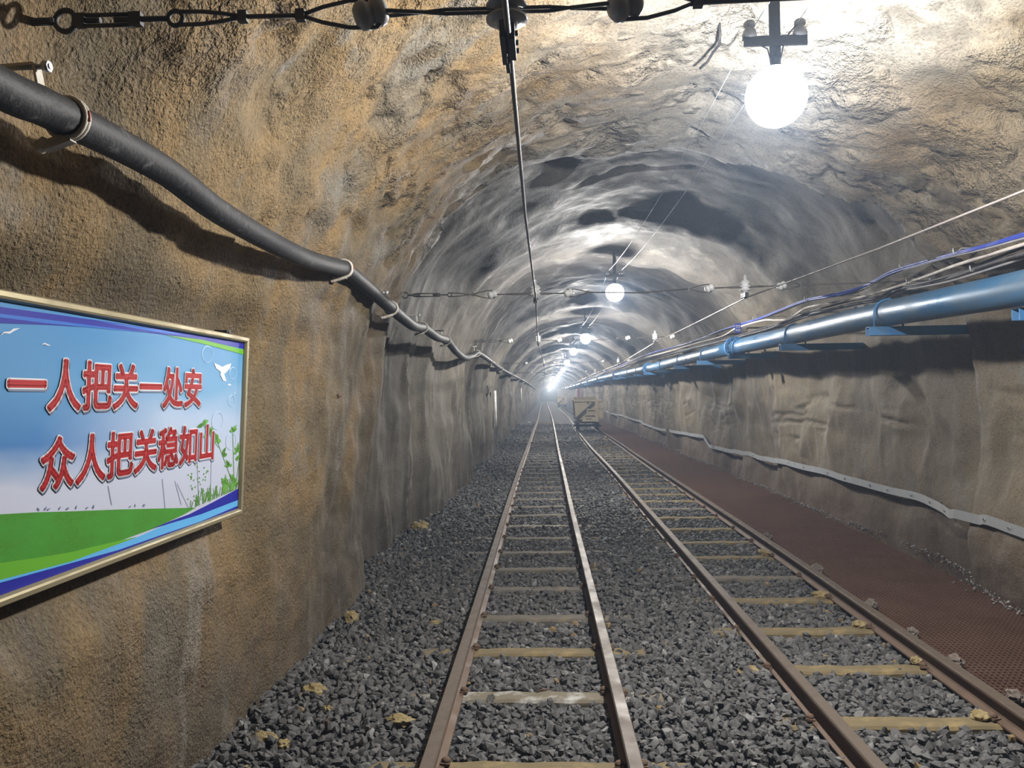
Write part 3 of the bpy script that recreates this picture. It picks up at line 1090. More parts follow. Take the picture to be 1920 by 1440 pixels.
def span(y, zl, x_list, label, near):
    """rope from wall to wall; x_list gives turnbuckle, left egg, hanger, right egg, second hanger etc."""
    root = empty('span_rope', (0, 0, 0), label, 'span rope', 'span ropes across the tunnel')
    xl, xr = wall_x('left', y, zl), wall_x('right', y, zl)
    hz = 0.07 if near else 0.055
    zz = lambda x: 2.355 + hz + (0.02 if near else 0.02) * abs(x - 0.0) ** 1.0 * 0.6
    P = lambda x, dz=0.0, dy=0.0: (x, y + dy, zz(x) + dz)
    rr = 0.0055
    m = MB()
    tb0, tb1 = x_list['tb']
    e = x_list['eggs']
    # anchor eye, turnbuckle
    a = MB()
    a.cyl((xl - 0.08, y, zz(xl)), P(xl + 0.06), 0.010, 8)
    a.ring(P(xl + 0.085), (0, 1, 0), 0.026, 0.007, 16, 6)
    a.build('anchor_eye', M_DARKSTEEL, root)
    a = MB()
    for s in (-1, 1):
        a.cyl(P(tb0 - 0.01, s * 0.013), P(tb1 + 0.01, s * 0.013), 0.0052, 8)
    a.box(P(tb0 - 0.012), (0.03, 0.018, 0.032))
    a.box(P(tb1 + 0.012), (0.03, 0.018, 0.032))
    a.cyl(P(xl + 0.11), P(tb0 + 0.04), 0.007, 8)
    a.cyl(P(tb1 - 0.04), P(tb1 + 0.09), 0.007, 8)
    a.ring(P(tb1 + 0.11), (0, 1, 0), 0.018, 0.006, 14, 6)
    a.build('turnbuckle', M_DARKSTEEL, root)

    def loop(x0, x1, w):           # a rope loop closing at x0, open to width w at x1
        for s in (-1, 1):
            m.tube([P(x0), P(x0 + (x1 - x0) * 0.3, s * w * 0.55), P(x0 + (x1 - x0) * 0.65, s * w * 0.95), P(x1, s * w)], rr * 0.9, 6)

    def clip(x):
        m.box(P(x), (0.022, 0.018, 0.026))
    x = tb1 + 0.12
    loop(x + 0.155, x, 0.016)
    clip(x + 0.155)
    m.tube([P(x + 0.155), P(e[0] - 0.17)], rr, 6)
    seq = []
    for i, ex in enumerate(e):
        clip(ex - 0.17) if i % 2 == 0 else None
        if i % 2 == 0:                     # outer side of a left-hand egg
            loop(ex - 0.17, ex + 0.012, 0.034)
            m.tube([P(ex + 0.012, 0.034), P(ex + 0.03, 0.018), P(ex + 0.036, 0, .0), P(ex + 0.03, -0.018), P(ex + 0.012, -0.034)], rr * .9, 6)
            m.tube([P(ex - 0.03, 0, 0.018), P(ex + 0.05, 0, 0.012), P(ex + 0.13)], rr * .9, 6)
            m.tube([P(ex - 0.03, 0, -0.018), P(ex + 0.05, 0, -0.012), P(ex + 0.13)], rr * .9, 6)
        else:
            loop(ex + 0.17, ex - 0.012, 0.034)
            m.tube([P(ex - 0.012, 0.034), P(ex - 0.03, 0.018), P(ex - 0.036), P(ex - 0.03, -0.018), P(ex - 0.012, -0.034)], rr * .9, 6)
            m.tube([P(ex + 0.03, 0, 0.018), P(ex - 0.05, 0, 0.012), P(ex - 0.13)], rr * .9, 6)
            m.tube([P(ex + 0.03, 0, -0.018), P(ex - 0.05, 0, -0.012), P(ex - 0.13)], rr * .9, 6)
            clip(ex + 0.17)
        b = MB()
        egg(b, P(ex), (0.9, 0.2, 0.35))
        b.build('egg_insulator', M_PORC if near else M_PORC_W, root)
    for i in range(0, len(e), 2):
        for s in (-1, 1):
            m.tube([P(e[i] + 0.13), P(e[i] + 0.18, s * 0.005), P(e[i + 1] - 0.18, s * 0.005), P(e[i + 1] - 0.13)], rr * .8, 6)
    if len(e) > 2:
        m.tube([P(e[1] + 0.17), P((e[1] + e[2]) / 2, -0.02), P(e[2] - 0.17)], rr, 6)
    m.tube([P(e[-1] + 0.17), P(xr + 0.1)], rr if not near else 0.008, 6)
    m.build('rope', M_ROPE, root)
    for hx in x_list['hang']:
        hanger(root, hx, y, 2.355, near)
    return root


span(1.88, 2.43, dict(tb=(-1.10, -0.985), eggs=[-0.40, 0.205], hang=[-0.075]),
     'nearest span rope with turnbuckle and porcelain insulators across the top', True)
span(7.05, 2.46, dict(tb=(-1.13, -0.94), eggs=[-0.45, 0.225, 1.455, 2.08], hang=[-0.072, 1.765]),
     'second span rope with white insulators, in front of the second lamp', False)
span(13.05, 2.44, dict(tb=(-1.2, -1.0), eggs=[-0.55, 0.25, 1.36, 2.08], hang=[-0.1, 1.80]),
     'third span rope across the tunnel, behind the second lamp', False)
span(22.0, 2.44, dict(tb=(-1.2, -1.0), eggs=[-0.50, 0.28, 1.6, 2.3], hang=[-0.02, 2.02]),
     'fourth span rope across the tunnel, beyond the third lamp', False)
span(31.0, 2.44, dict(tb=(-1.2, -1.0), eggs=[-0.50, 0.28, 1.6, 2.3], hang=[0.02, 1.95]),
     'fifth span rope across the tunnel, beyond the fourth lamp', False)

# ------------------------------------------------------------------ black hose on the left wall
HX = -1.10
hs = [(1.2, 2.235), (1.79, 2.245), (2.0, 2.262), (2.56, 2.280), (3.085, 2.243), (4.04, 2.25), (4.9, 2.325), (5.1, 2.33), (6.5, 2.25), (7.45, 2.203), (8.0, 2.222),
      (8.28, 2.236), (9.2, 2.215), (10.23, 2.238), (11.2, 2.16), (12.4, 2.13), (13.8, 2.22), (15.1, 2.335), (18.5, 2.33), (23, 2.30), (30.5, 2.33), (51, 2.45)]
kf = abs(HX) / 1.25
hose = [(y * kf, ZC + (z - ZC) * kf) for y, z in hs]


def smooth_path(p, n):
    p = np.array(p, float)
    t = np.linspace(0, len(p) - 1, n)
    out = []
    for u in t:
        i = min(int(u), len(p) - 2)
        f = u - i
        p0, p1, p2, p3 = p[max(i - 1, 0)], p[i], p[i + 1], p[min(i + 2, len(p) - 1)]
        out.append(0.5 * (2 * p1 + (p2 - p0) * f + (2 * p0 - 5 * p1 + 4 * p2 - p3) * f * f + (3 * p1 - p0 - 3 * p2 + p3) * f ** 3))
    return np.array(out)


hp = smooth_path(hose, 220)
hpts = np.column_stack([np.full(len(hp), HX), hp[:, 0], hp[:, 1]])
hpts = np.vstack([hpts, [HX, 75, 2.34], [HX, 110, 2.36]])
m = MB()
m.tube(hpts, 0.043, 16)
tag(m.build('rubber_hose', M_HOSE), 'thick black rubber hose slung along the left wall above the sign', 'hose')
CLAMPS = [1.80, 4.36, 5.72, 7.20, 8.95, 13.1, 16.3, 20.3, 26.8, 34, 42]
for i, y in enumerate(CLAMPS):
    z = float(np.interp(y, hp[:, 0], hp[:, 1]))
    root = empty('hose_clamp', (HX, y, z), 'cream hose clamp on the black hose, %s' % ('nearest, with a red mark' if i == 0 else ordinal(i + 1) + ' from the camera'),
                 'clamp', 'clamps holding the black hose')
    m = MB()
    ring_pts = []
    m.ring((0, 0, 0), (0, 1, 0), 0.0475, 0.0065, 24, 8)
    m.ring((0, 0.012, 0), (0, 1, 0), 0.0475, 0.0065, 24, 8)
    m.bar((0.012, 0.005, -0.045), (-0.055, 0.005, -0.066), 0.024, 0.022)
    m.bar((-0.045, 0.005, -0.052), (-0.07, 0.005, -0.070), 0.026, 0.020)
    m.build('ring', M_CLAMP, root)
    if i < 2:
        m = MB()
        m.ring((0, 0.004, 0), (0, 1, 0), 0.0535, 0.004, 6, 6, 0.5, 0.95)
        tag(m.build('mark', M_RED, root), 'red mark')
    m = MB()
    wx = wall_x('left', y, z + 0.11) - HX
    m.bar((-0.045, 0, 0.0), (-0.05, -0.03, 0.115), 0.026, 0.006, (1, 0, 0))
    m.bar((-0.05, -0.03, 0.112), (wx - 0.04, -0.03, 0.105), 0.026, 0.006)
    m.build('hanger', M_CLAMP, root)
    m = MB()
    m.cyl((wx - 0.05, -0.03, 0.108), (-0.015, -0.03, 0.108), 0.007, 8)
    m.cyl((-0.032, -0.03, 0.108), (-0.018, -0.03, 0.108), 0.013, 6)
    m.build('bolt', M_ZINC, root)

# ------------------------------------------------------------------ blue pipe on the right wall
PIPE = [(1.8, 2.72, 2.045), (4.63, 2.72, 2.074), (6.69, 2.72, 2.122), (9.02, 2.72, 2.132), (11.3, 2.72, 2.155), (14.2, 2.72, 2.161), (20.6, 2.72, 2.177),
        (37.7, 2.74, 2.317), (76, 2.78, 2.41), (110, 2.8, 2.45), (200, 2.8, 2.45)]
PA = np.array(PIPE)
pipe_at = lambda y: (float(np.interp(y, PA[:, 0], PA[:, 1])), y, float(np.interp(y, PA[:, 0], PA[:, 2])))
PR_ = 0.102
FL = [1.9, 11.5, 21.1, 30.7, 40.3, 49.9, 59.5, 69.1, 78.7, 88.3, 97.9, 107.5]
for i, (a, b) in enumerate(zip(FL[:-1], FL[1:])):
    root = empty('pipe_length', pipe_at(a), 'blue painted pipe length on the right wall, %s' %
                 ('nearest, up to the first flange' if i == 0 else '%s length into the tunnel' % ordinal(i + 1)), 'pipe', 'blue pipe lengths')
    o0 = np.array(pipe_at(a))
    rel = lambda y: tuple(np.array(pipe_at(y)) - o0)
    m = MB()
    m.tube([rel(y) for y in np.linspace(a + 0.01, b - 0.01, 14)], PR_, 32)
    m.build('tube', M_PIPE, root)
    for y0, y1 in ((a + 0.004, a + 0.030), (b - 0.030, b - 0.004)):
        m = MB()
        m.cyl(rel(y0), rel(y1), 0.155, 32)
        c0, c1 = Vector(rel(y0 - 0.01)), Vector(rel(y1 + 0.01))
        for k in range(12):
            t = 2 * math.pi * k / 12
            d = Vector((math.cos(t), 0, math.sin(t))) * 0.130
            m.cyl(c0 + d, c1 + d, 0.011, 6)
        m.build('flange', M_BRACKET, root)
BR = [4.72, 6.42, 8.78, 11.2, 13.5, 15.9, 18.3, 20.7, 23.2, 25.6, 28, 30.4, 34, 38, 43, 48, 53, 58]
for i, y in enumerate(BR):
    x, _, z = pipe_at(y)
    wx = wall_x('right', y, z - PR_ - 0.04) + 0.08
    root = empty('pipe_bracket', (x, y, z), 'blue channel bracket under the blue pipe, %s' % ('nearest, a short one' if i == 0 else ordinal(i + 1) + ' one from the camera'),
                 'bracket', 'brackets carrying the blue pipe')
    m = MB()
    L0 = -0.165 if i else 0.0
    L1 = wx - x
    zt = -PR_ - 0.004
    m.box(((L0 + L1) / 2, 0, zt - 0.003), (L1 - L0, 0.075, 0.006))
    m.box(((L0 + L1) / 2, -0.036, zt - 0.036), (L1 - L0, 0.006, 0.066))
    m.box(((L0 + L1) / 2, 0.036, zt - 0.036), (L1 - L0, 0.006, 0.066))
    m.build('channel', M_BRACKET, root)
    if i == 0:
        continue
    m = MB()
    arc = [(0.111 * math.cos(t), 0, 0.111 * math.sin(t)) for t in np.linspace(math.pi, 0, 20)]
    m.tube([(-0.111, 0, zt - 0.02)] + arc + [(0.111, 0, zt - 0.02)], 0.0085, 8)
    m.build('u_bolt', M_BRACKET, root)
# raking struts under the first brackets
m = MB()
x, y, z = pipe_at(4.72)
m.bar((x + 0.12, 4.76, z - PR_ - 0.05), (wall_x('right', 5.75, 1.74) + 0.04, 5.75, 1.74), 0.05, 0.006)
tag(m.build('strut', M_BRACKET), 'flat raking strut from the nearest pipe bracket down to the right wall', 'strut')

# ------------------------------------------------------------------ cables above the pipe


def cable(pts, r, mat, label, dx=0.075, seg=8, group='cables on the right wall'):
    """pts: (y, z) as read against a reference distance of 3.05 m"""
    sp = smooth_path(pts, 90)
    P = []
    for y, z in sp:
        x = 3.05
        for _ in range(3):
            k = x / 3.05
            zk = ZC + (z - ZC) * k
            x = min(wall_x('right', y * k, zk + q) for q in (-0.05, 0.0, 0.06, 0.12)) - dx
        P.append([x, y * x / 3.05, ZC + (z - ZC) * x / 3.05])
    P = np.array(P)
    # the cables bridge the hollows between the bumps of the wall
    dy_ = P[:, 1][None] - P[:, 1][:, None]
    rch = np.maximum(0.5, P[:, 1][:, None] * 0.06)
    near = (dy_ < rch) & (dy_ > -1.7 * rch)
    xs_ = np.where(near, P[:, 0][None], 99).min(1)
    xs_ = np.convolve(np.pad(xs_, 3, mode='edge'), np.ones(7) / 7, 'valid')
    k = xs_ / P[:, 0]
    P = np.column_stack([xs_, P[:, 1] * k, ZC + (P[:, 2] - ZC) * k])
    P = P[np.argsort(P[:, 1])]
    m = MB()
    m.tube(P, r, seg)
    tag(m.build('cable', mat), label, 'cable', group)
    return P


blue_pts = [(4.6, 2.46), (5.178, 2.487), (5.606, 2.495), (6.19, 2.523), (7.05, 2.55), (7.5, 2.52), (7.98, 2.495), (8.6, 2.53), (9.43, 2.575), (10.4, 2.57), (11.5, 2.562), (13.98, 2.587), (16.5, 2.575),
            (20, 2.63), (25.6, 2.70), (35.6, 2.67), (60, 2.7)]
B0 = cable(blue_pts, 0.009, M_CABLE_BLUE, 'upper strand of the blue cable bundle on the right wall', 0.075)
cable([(y, z - 0.014 - 0.006 * math.sin(y * 3)) for y, z in blue_pts], 0.008, M_CABLE_BLUE, 'middle strand of the blue cable bundle on the right wall', 0.078)
cable([(y, z - 0.027 + 0.006 * math.sin(y * 2.3)) for y, z in blue_pts], 0.007, M_CABLE_GREY, 'dusty grey strand under the blue cable bundle', 0.07)
white_pts = [(4.6, 2.415), (5.18, 2.419), (5.96, 2.423), (6.5, 2.41), (7.14, 2.400), (7.99, 2.412), (8.7, 2.45), (9.44, 2.478), (10.05, 2.415), (10.6, 2.45), (11.3, 2.51), (12.8, 2.53), (13.8, 2.48), (16, 2.51), (20, 2.55),
             (25.6, 2.62), (35, 2.6), (60, 2.62)]
W0 = cable(white_pts, 0.0125, M_CABLE_WHITE, 'dusty white cable between the blue bundle and the black cables', 0.085)
black_pts = [(4.6, 2.36), (5.18, 2.362), (5.48, 2.360), (6.1, 2.345), (6.64, 2.355), (6.98, 2.375), (7.37, 2.335), (8, 2.36), (8.7, 2.375), (9.44, 2.40), (10.3, 2.385), (11.3, 2.37), (14, 2.40), (17, 2.44), (20, 2.48), (25.6, 2.54),
             (35, 2.53), (60, 2.55)]
K0 = cable(black_pts, 0.017, M_CABLE_BLACK, 'thick black cable just above the blue pipe', 0.07)
cable([(y, z + 0.028 + 0.014 * math.sin(y * 1.7)) for y, z in black_pts], 0.010, M_CABLE_BLACK, 'thin black cable right above the thick black cable', 0.06)
cable([(y, z - 0.025 + 0.010 * math.sin(y * 2.9 + 1)) for y, z in black_pts], 0.009, M_CABLE_GREY, 'grey cable hanging under the thick black cable', 0.06)

for i, (P, y) in enumerate(((B0, 5.55), (B0, 6.95), (W0, 6.85), (K0, 6.30), (K0, 5.55), (B0, 8.7), (B0, 10.6), (B0, 15.5), (W0, 9.2))):
    j = int(np.argmin(np.abs(P[:, 1] - y)))
    p = P[j]
    wx = wall_x('right', p[1], p[2])
    m = MB()
    m.tube([(wx + 0.06, p[1], p[2] + 0.03), (p[0] + 0.02, p[1], p[2] + 0.025), (p[0] - 0.012, p[1], p[2] - 0.012), (p[0] - 0.028, p[1], p[2] - 0.012),
            (p[0] - 0.034, p[1], p[2] + 0.028)], 0.005, 6)
    nm = ['blue bundle, nearest', 'blue bundle, second from the camera', 'white cable, nearest', 'thick black cable, farther of two', 'thick black cable, nearer of two',
          'blue bundle, third from the camera', 'blue bundle, fourth from the camera', 'blue bundle, farthest', 'white cable, farther of two'][i]
    tag(m.build('cable_hook', M_ZINC), 'bent steel wall hook holding the ' + nm, 'hook', 'cable hooks on the right wall')
# small blue tag hung on the cables
ti = int(np.argmin(np.abs(B0[:, 1] - 11.2)))
tp = B0[ti]
root = empty('cable_tag', (tp[0] - 0.05, tp[1], tp[2] - 0.06), 'small blue tag with white lines clipped to the cable bundle', 'tag')
m = MB()
m.box((0, 0, 0), (0.085, 0.003, 0.135))
m.build('plate', M_TAGBLUE, root)
m = MB()
for r_ in (0.034, 0.012, -0.020, -0.040):
    for k in range(3):
        m.box((-0.022 + 0.022 * k, -0.0022, r_), (0.014, 0.0012, 0.012))
m.build('print', M_WHITE, root)

# ------------------------------------------------------------------ galvanised strap low on the right wall
sp = [(4.9, 0.46), (5.78, 0.485), (6.5, 0.515), (7.39, 0.546), (8.33, 0.538), (9.81, 0.539), (11.6, 0.515), (13.5, 0.488), (16.0, 0.43), (16.5, 0.425), (17.2, 0.59), (19.6, 0.54), (22.3, 0.493), (26.3, 0.476), (28.5, 0.545),
      (35.5, 0.582), (46.9, 0.58), (58, 0.58)]
pl = []
for (y0, z0), (y1, z1) in zip(sp[:-1], sp[1:]):
    for t in np.linspace(0, 1, 24, endpoint=False):
        pl.append((y0 + (y1 - y0) * t, z0 + (z1 - z0) * t))
P = []
for y, z in pl:
    x = 3.35
    for _ in range(3):
        k = x / 3.35
        x = wall_x('right', y * k, ZC + (z - ZC) * k) - 0.05
    P.append((x, y * x / 3.35, ZC + (z - ZC) * x / 3.35))
P = np.array(P)
near = np.abs(P[:, 1][:, None] - P[:, 1][None]) < 0.7
P[:, 0] = np.where(near, P[:, 0][None], 99).min(1)
k_ = np.hanning(43) / np.hanning(43).sum()
P[:, 0] = np.convolve(np.pad(P[:, 0], 21, mode='edge'), k_, 'valid') + 0.012
ker = np.hanning(13) / np.hanning(13).sum()
P[:, 2] = np.convolve(np.pad(P[:, 2], 6, mode='edge'), ker, 'valid')
m = MB()
vs, fs = [], []
for p in P:
    for dx, dz in ((0, -0.036), (0, 0.036), (0.004, 0.036), (0.004, -0.036)):
        vs.append((p[0] + dx, p[1], p[2] + dz))
for i in range(len(P) - 1):
    for j in range(4):
        k = (j + 1) % 4
        fs.append((i * 4 + j, i * 4 + k, (i + 1) * 4 + k, (i + 1) * 4 + j))
fs += [(0, 1, 2, 3), tuple(len(vs) - 4 + j for j in (3, 2, 1, 0))]
m.add(vs, fs)
strap = m.build('earthing_strip', M_ZINC)
tag(strap, 'flat galvanised strip running low along the right wall', 'strip')
for j in list(range(8, 170, 11)):
    m = MB()
    p = P[j]
    m.cyl((p[0] + 0.10, p[1], p[2]), (p[0] - 0.008, p[1], p[2]), 0.008, 8)
    m.cyl((p[0] - 0.001, p[1], p[2]), (p[0] - 0.008, p[1], p[2]), 0.013, 6)
    m.build('bolt', M_ZINC, strap)

# ------------------------------------------------------------------ sign on the left wall


def print_mat(name, col, rough=0.42):
    g = G(name)
    return g.bsdf(col, rough, 0, None, 0.4)


def sky_print():
    g = G('printed_sky')
    c = g.coords()
    xyz = g.sep(c)
    v = g.math('ADD', xyz[1], g.math('MULTIPLY', g.math('SUBTRACT', g.noise(g.coords((1, 3.2, 1)), 1.6, 4), 0.5), 0.16))
    v = g.math('ADD', v, g.math('MULTIPLY', g.maprange(xyz[0], 1.9, 2.7, -1, 0.0), 0.0))
    colA = g.ramp(v, [(0.16, (0.47, 0.49, 0.59)), (0.27, (0.47, 0.50, 0.61)), (0.33, (0.24, 0.34, 0.52)), (0.39, (0.055, 0.18, 0.42)), (0.55, (0.085, 0.25, 0.47)),
                      (0.72, (0.06, 0.22, 0.46))])
    colB = g.ramp(v, [(0.10, (0.44, 0.46, 0.56)), (0.30, (0.44, 0.49, 0.61)), (0.42, (0.36, 0.46, 0.62)), (0.55, (0.14, 0.32, 0.52)), (0.72, (0.06, 0.23, 0.46))])
    col = g.mix(g.maprange(xyz[0], 2.05, 2.75), colA, colB)
    return g.bsdf(col, 0.4, 0, None, 0.4)


def grass_print():
    g = G('printed_grass')
    c = g.coords((1, 2.2, 1))
    col = g.mix(g.noise(c, 60, 3, 0.7), (0.025, 0.15, 0.012), (0.075, 0.28, 0.028))
    col = g.mix(g.maprange(g.noise(c, 7, 3), 0.4, 0.7), col, (0.05, 0.26, 0.03))
    return g.bsdf(col, 0.45, 0, None, 0.4)


lean = math.atan2(0.04, 0.78)
sign = empty('safety_sign', (-1.35, 0, 1.02), 'gold-framed blue and green sign with red Chinese slogan on left wall', 'sign')
ex, ey = Vector((0, 1, 0)), Vector((math.sin(lean), 0, math.cos(lean)))
ez = ex.cross(ey)
sign.matrix_world = Matrix.Translation((-1.35, 0, 1.02)) @ Matrix((ex, ey, ez)).transposed().to_4x4()
U0, U1, V0, V1 = 1.42, 3.470, -0.006, 0.770
m = MB()
m.box(((U0 + U1) / 2, (V0 + V1) / 2, -0.014), (U1 - U0 - 0.01, V1 - V0 - 0.01, 0.02))
panel = m.build('panel', sky_print(), sign)
m = MB()
fw, fd = 0.026, 0.044


def frame_side(a, b, inward):
    # a chamfered aluminium profile from a to b
    a, b, n_ = Vector(a), Vector(b), Vector(inward)
    prof = [(0, -0.030), (0, 0.008), (0.004, 0.014), (0.016, 0.015), (0.022, 0.012), (fw, 0.001), (fw, -0.030)]
    vs, fs = [], []
    for p, sgn in ((a, 1), (b, -1)):
        d = (b - a).normalized() * sgn
        for w_, h_ in prof:
            vs.append(p + n_ * w_ + d * w_ + Vector((0, 0, h_)))
    k = len(prof)
    for j in range(k):
        jj = (j + 1) % k
        fs.append((j, jj, k + jj, k + j))
    m.add(vs, fs)


frame_side((U0, V1, 0), (U1, V1, 0), (0, -1, 0))
frame_side((U1, V0, 0), (U0, V0, 0), (0, 1, 0))
frame_side((U1, V1, 0), (U1, V0, 0), (-1, 0, 0))
frame_side((U0, V0, 0), (U0, V1, 0), (1, 0, 0))
m.build('frame', M_GOLD, sign)
m = MB()
m.cyl((3.27, V1 + 0.008, -0.06), (3.27, V1 + 0.008, 0.006), 0.008, 8)
m.box((3.27, V1 + 0.008, -0.01), (0.03, 0.014, 0.016))
m.build('fixing_bolt', M_DARKSTEEL, sign)


def flat(name, polys, h, mat, parent, thick=0.0003):
    m = MB()
    for P in polys:
        n = len(P)
        vs = [(u, v, h) for u, v in P] + [(u, v, h - thick) for u, v in P]
        fs = [tuple(range(n))] + [(i, n + i, n + (i + 1) % n, (i + 1) % n) for i in range(n)]
        m.add(vs, fs)
    return m.build(name, mat, parent)


DEEP = print_mat('print_deep_blue', (0.014, 0.018, 0.28))
MIDB = print_mat('print_mid_blue', (0.025, 0.13, 0.48))
CYAN = print_mat('print_light_blue', (0.10, 0.37, 0.70))
LIME = print_mat('print_lime', (0.11, 0.35, 0.025))
PWHITE = print_mat('print_white', (0.62, 0.64, 0.68))
PRED = print_mat('print_red', (0.40, 0.018, 0.022))
PGREY = print_mat('print_grey', (0.16, 0.20, 0.30))
PLEAF = print_mat('print_leaf', (0.12, 0.32, 0.055))
PPALE = print_mat('print_pale_blue', (0.42, 0.60, 0.80))
UL = U0 + 0.02
flat('grass_field', [[(UL, 0.245), (1.6, 0.242), (1.841, 0.230), (1.908, 0.222), (2.045, 0.207), (2.193, 0.188), (2.457, 0.156), (2.774, 0.115), (3.027, 0.082), (2.926, 0.071), (2.693, 0.057),
                      (2.465, 0.054), (2.212, 0.07), (2.053, 0.086), (1.849, 0.11), (1.6, 0.125), (UL, 0.13)]], -0.0030, grass_print(), panel)
def ribbons(polys, h, mat, parent):
    for P_ in polys:
        flat('ribbon', [P_], h, mat, parent)


ribbons([[(UL, 0.725), (1.876, 0.7285), (2.282, 0.735), (2.721, 0.741), (3.073, 0.744), (3.452, 0.744), (3.454, 0.719), (3.237, 0.723), (2.907, 0.728), (2.559, 0.722), (2.347, 0.716),
                       (2.062, 0.701), (1.878, 0.689), (UL, 0.675)],
                      [(2.676, 0.058), (2.814, 0.063), (2.966, 0.065), (3.18, 0.082), (3.461, 0.108), (3.461, 0.057), (3.072, 0.05), (2.779, 0.056)],
                      [(UL, 0.040), (1.852, 0.055), (1.918, 0.052), (2.159, 0.041), (2.467, 0.027), (2.781, 0.025), (3.074, 0.022), (3.461, 0.032), (3.463, 0.0), (1.92, 0.0), (UL, 0.0)]],
           -0.0026, DEEP, panel)
ribbons([[(UL, 0.708), (1.877, 0.712), (2.061, 0.715), (2.36, 0.719), (2.622, 0.724), (2.36, 0.714), (2.061, 0.705), (1.877, 0.703), (UL, 0.698)],
                [(2.30, 0.733), (2.72, 0.739), (2.95, 0.734), (2.6, 0.729)]], -0.0022, MIDB, panel)
ribbons([[(2.722, 0.723), (3.009, 0.729), (3.448, 0.715), (3.451, 0.693), (3.121, 0.71), (2.869, 0.719)],
                [(UL, 0.13), (1.849, 0.11), (1.915, 0.102), (2.053, 0.086), (2.212, 0.07), (2.464, 0.056), (2.582, 0.048), (2.398, 0.041), (2.214, 0.043), (2.056, 0.051), (1.918, 0.059), (UL, 0.07)]],
     -0.0022, LIME, panel)
ribbons([[(UL, 0.07), (1.851, 0.064), (1.918, 0.059), (2.214, 0.043), (2.582, 0.047), (2.779, 0.056), (3.072, 0.05), (3.458, 0.057), (3.461, 0.032), (3.074, 0.022), (2.781, 0.025), (2.467, 0.027),
                 (2.159, 0.041), (1.918, 0.052), (UL, 0.060)]], -0.0018, CYAN, panel)
flat('gull', [[(1.884, 0.658), (1.896, 0.669), (1.918, 0.672), (1.931, 0.68), (1.956, 0.683), (1.933, 0.674), (1.918, 0.666), (1.898, 0.666)]], -0.0022, PWHITE, panel)
flat('gull', [[(2.043, 0.647), (2.057, 0.653), (2.069, 0.650), (2.084, 0.648), (2.07, 0.646), (2.057, 0.649)]], -0.0022, PWHITE, panel)
flat('gull', [[(3.278, 0.557), (3.303, 0.564), (3.329, 0.557), (3.303, 0.556)]], -0.0022, PWHITE, panel)
flat('dove', [[(3.138, 0.645), (3.198, 0.636), (3.222, 0.631), (3.258, 0.64), (3.314, 0.65), (3.301, 0.627), (3.261, 0.609), (3.244, 0.603), (3.272, 0.572), (3.237, 0.575), (3.206, 0.598), (3.21, 0.611),
               (3.164, 0.622)]], -0.0022, PWHITE, panel)
for u, v, r in ((3.075, 0.676, 0.05), (3.337, 0.609, 0.04), (3.196, 0.411, 0.056), (3.345, 0.32, 0.055), (3.335, 0.492, 0.038), (3.37, 0.515, 0.018)):
    seg = 28
    ringp = []
    for k in range(seg):
        a, b = 2 * math.pi * k / seg, 2 * math.pi * (k + 1) / seg
        w_ = 0.0016 + 0.0022 * max(0, math.cos(a - 2.2))
        ringp.append([(u + r * math.cos(a), v + r * .66 * math.sin(a)), (u + r * math.cos(b), v + r * .66 * math.sin(b)),
                      (u + (r - w_ * 1.5) * math.cos(b), v + (r - w_ * 1.5) * .66 * math.sin(b)), (u + (r - w_ * 1.5) * math.cos(a), v + (r - w_ * 1.5) * .66 * math.sin(a))])
    flat('bubble', ringp, -0.0022, PPALE, panel)
# printed plant at the lower right, a few dry stems in the haze
stems, leaves, dry, sprigs, blades = [], [], [], [], []


def strip(u0, v0, u1, v1, w, bend=0.0):
    out = []
    n = 6
    for i in range(n):
        ta, tb_ = i / n, (i + 1) / n
        f = lambda t: (u0 + (u1 - u0) * t + bend * t * t, v0 + (v1 - v0) * t)
        a, b = f(ta), f(tb_)
        out.append([(a[0] - w, a[1]), (a[0] + w, a[1]), (b[0] + w * .9, b[1]), (b[0] - w * .9, b[1])])
    return out


def leaf(u, v, ang, L, W):
    c, s = math.cos(ang), math.sin(ang)
    pts = [(0, 0), (L * .3, W), (L * .65, W * .8), (L, 0), (L * .65, -W * .8), (L * .3, -W)]
    return [(u + 1.35 * (x * c - y * s), v + x * s + y * c) for x, y in pts]


lr = random.Random(5)
for (u0, v0, u1, v1) in ((3.40, 0.12, 3.20, 0.33), (3.40, 0.12, 3.36, 0.36), (3.22, 0.30, 3.06, 0.40), (3.42, 0.13, 3.45, 0.25)):
    stems += strip(u0, v0, u1, v1, 0.0022)
for u, v in ((3.20, 0.33), (3.36, 0.36), (3.06, 0.40), (3.26, 0.27), (3.34, 0.22), (3.44, 0.24), (3.38, 0.15), (3.30, 0.145), (3.42, 0.27), (3.12, 0.36)):
    for k in range(5):
        leaves.append(leaf(u, v, lr.uniform(-0.3, 3.4), lr.uniform(.022, .042), lr.uniform(.006, .011)))
leaves.append(leaf(3.29, 0.10, 1.3, 0.07, 0.022))
leaves.append(leaf(3.36, 0.11, 0.7, 0.06, 0.018))
for k in range(60):
    u = lr.uniform(2.97, 3.44)
    base = 0.085 + max(0, (u - 3.0)) * 0.05
    blades += strip(u, base, u + lr.uniform(-.04, .04), base + lr.uniform(.02, .065), 0.0022)
for k in range(70):
    u, v = lr.uniform(2.95, 3.12), lr.uniform(.10, .26)
    sprigs.append(leaf(u, v, lr.uniform(0, 3.1), .009, .003))
for (u0, v0, u1, v1) in ((2.964, 0.088, 2.858, 0.193), (2.90, 0.11, 2.84, 0.205), (2.774, 0.115, 2.744, 0.222), (2.421, 0.175, 2.396, 0.237), (3.157, 0.085, 3.15, 0.285), (3.05, .09, 3.02, .27)):
    dry += strip(u0, v0, u1, v1, 0.0013)
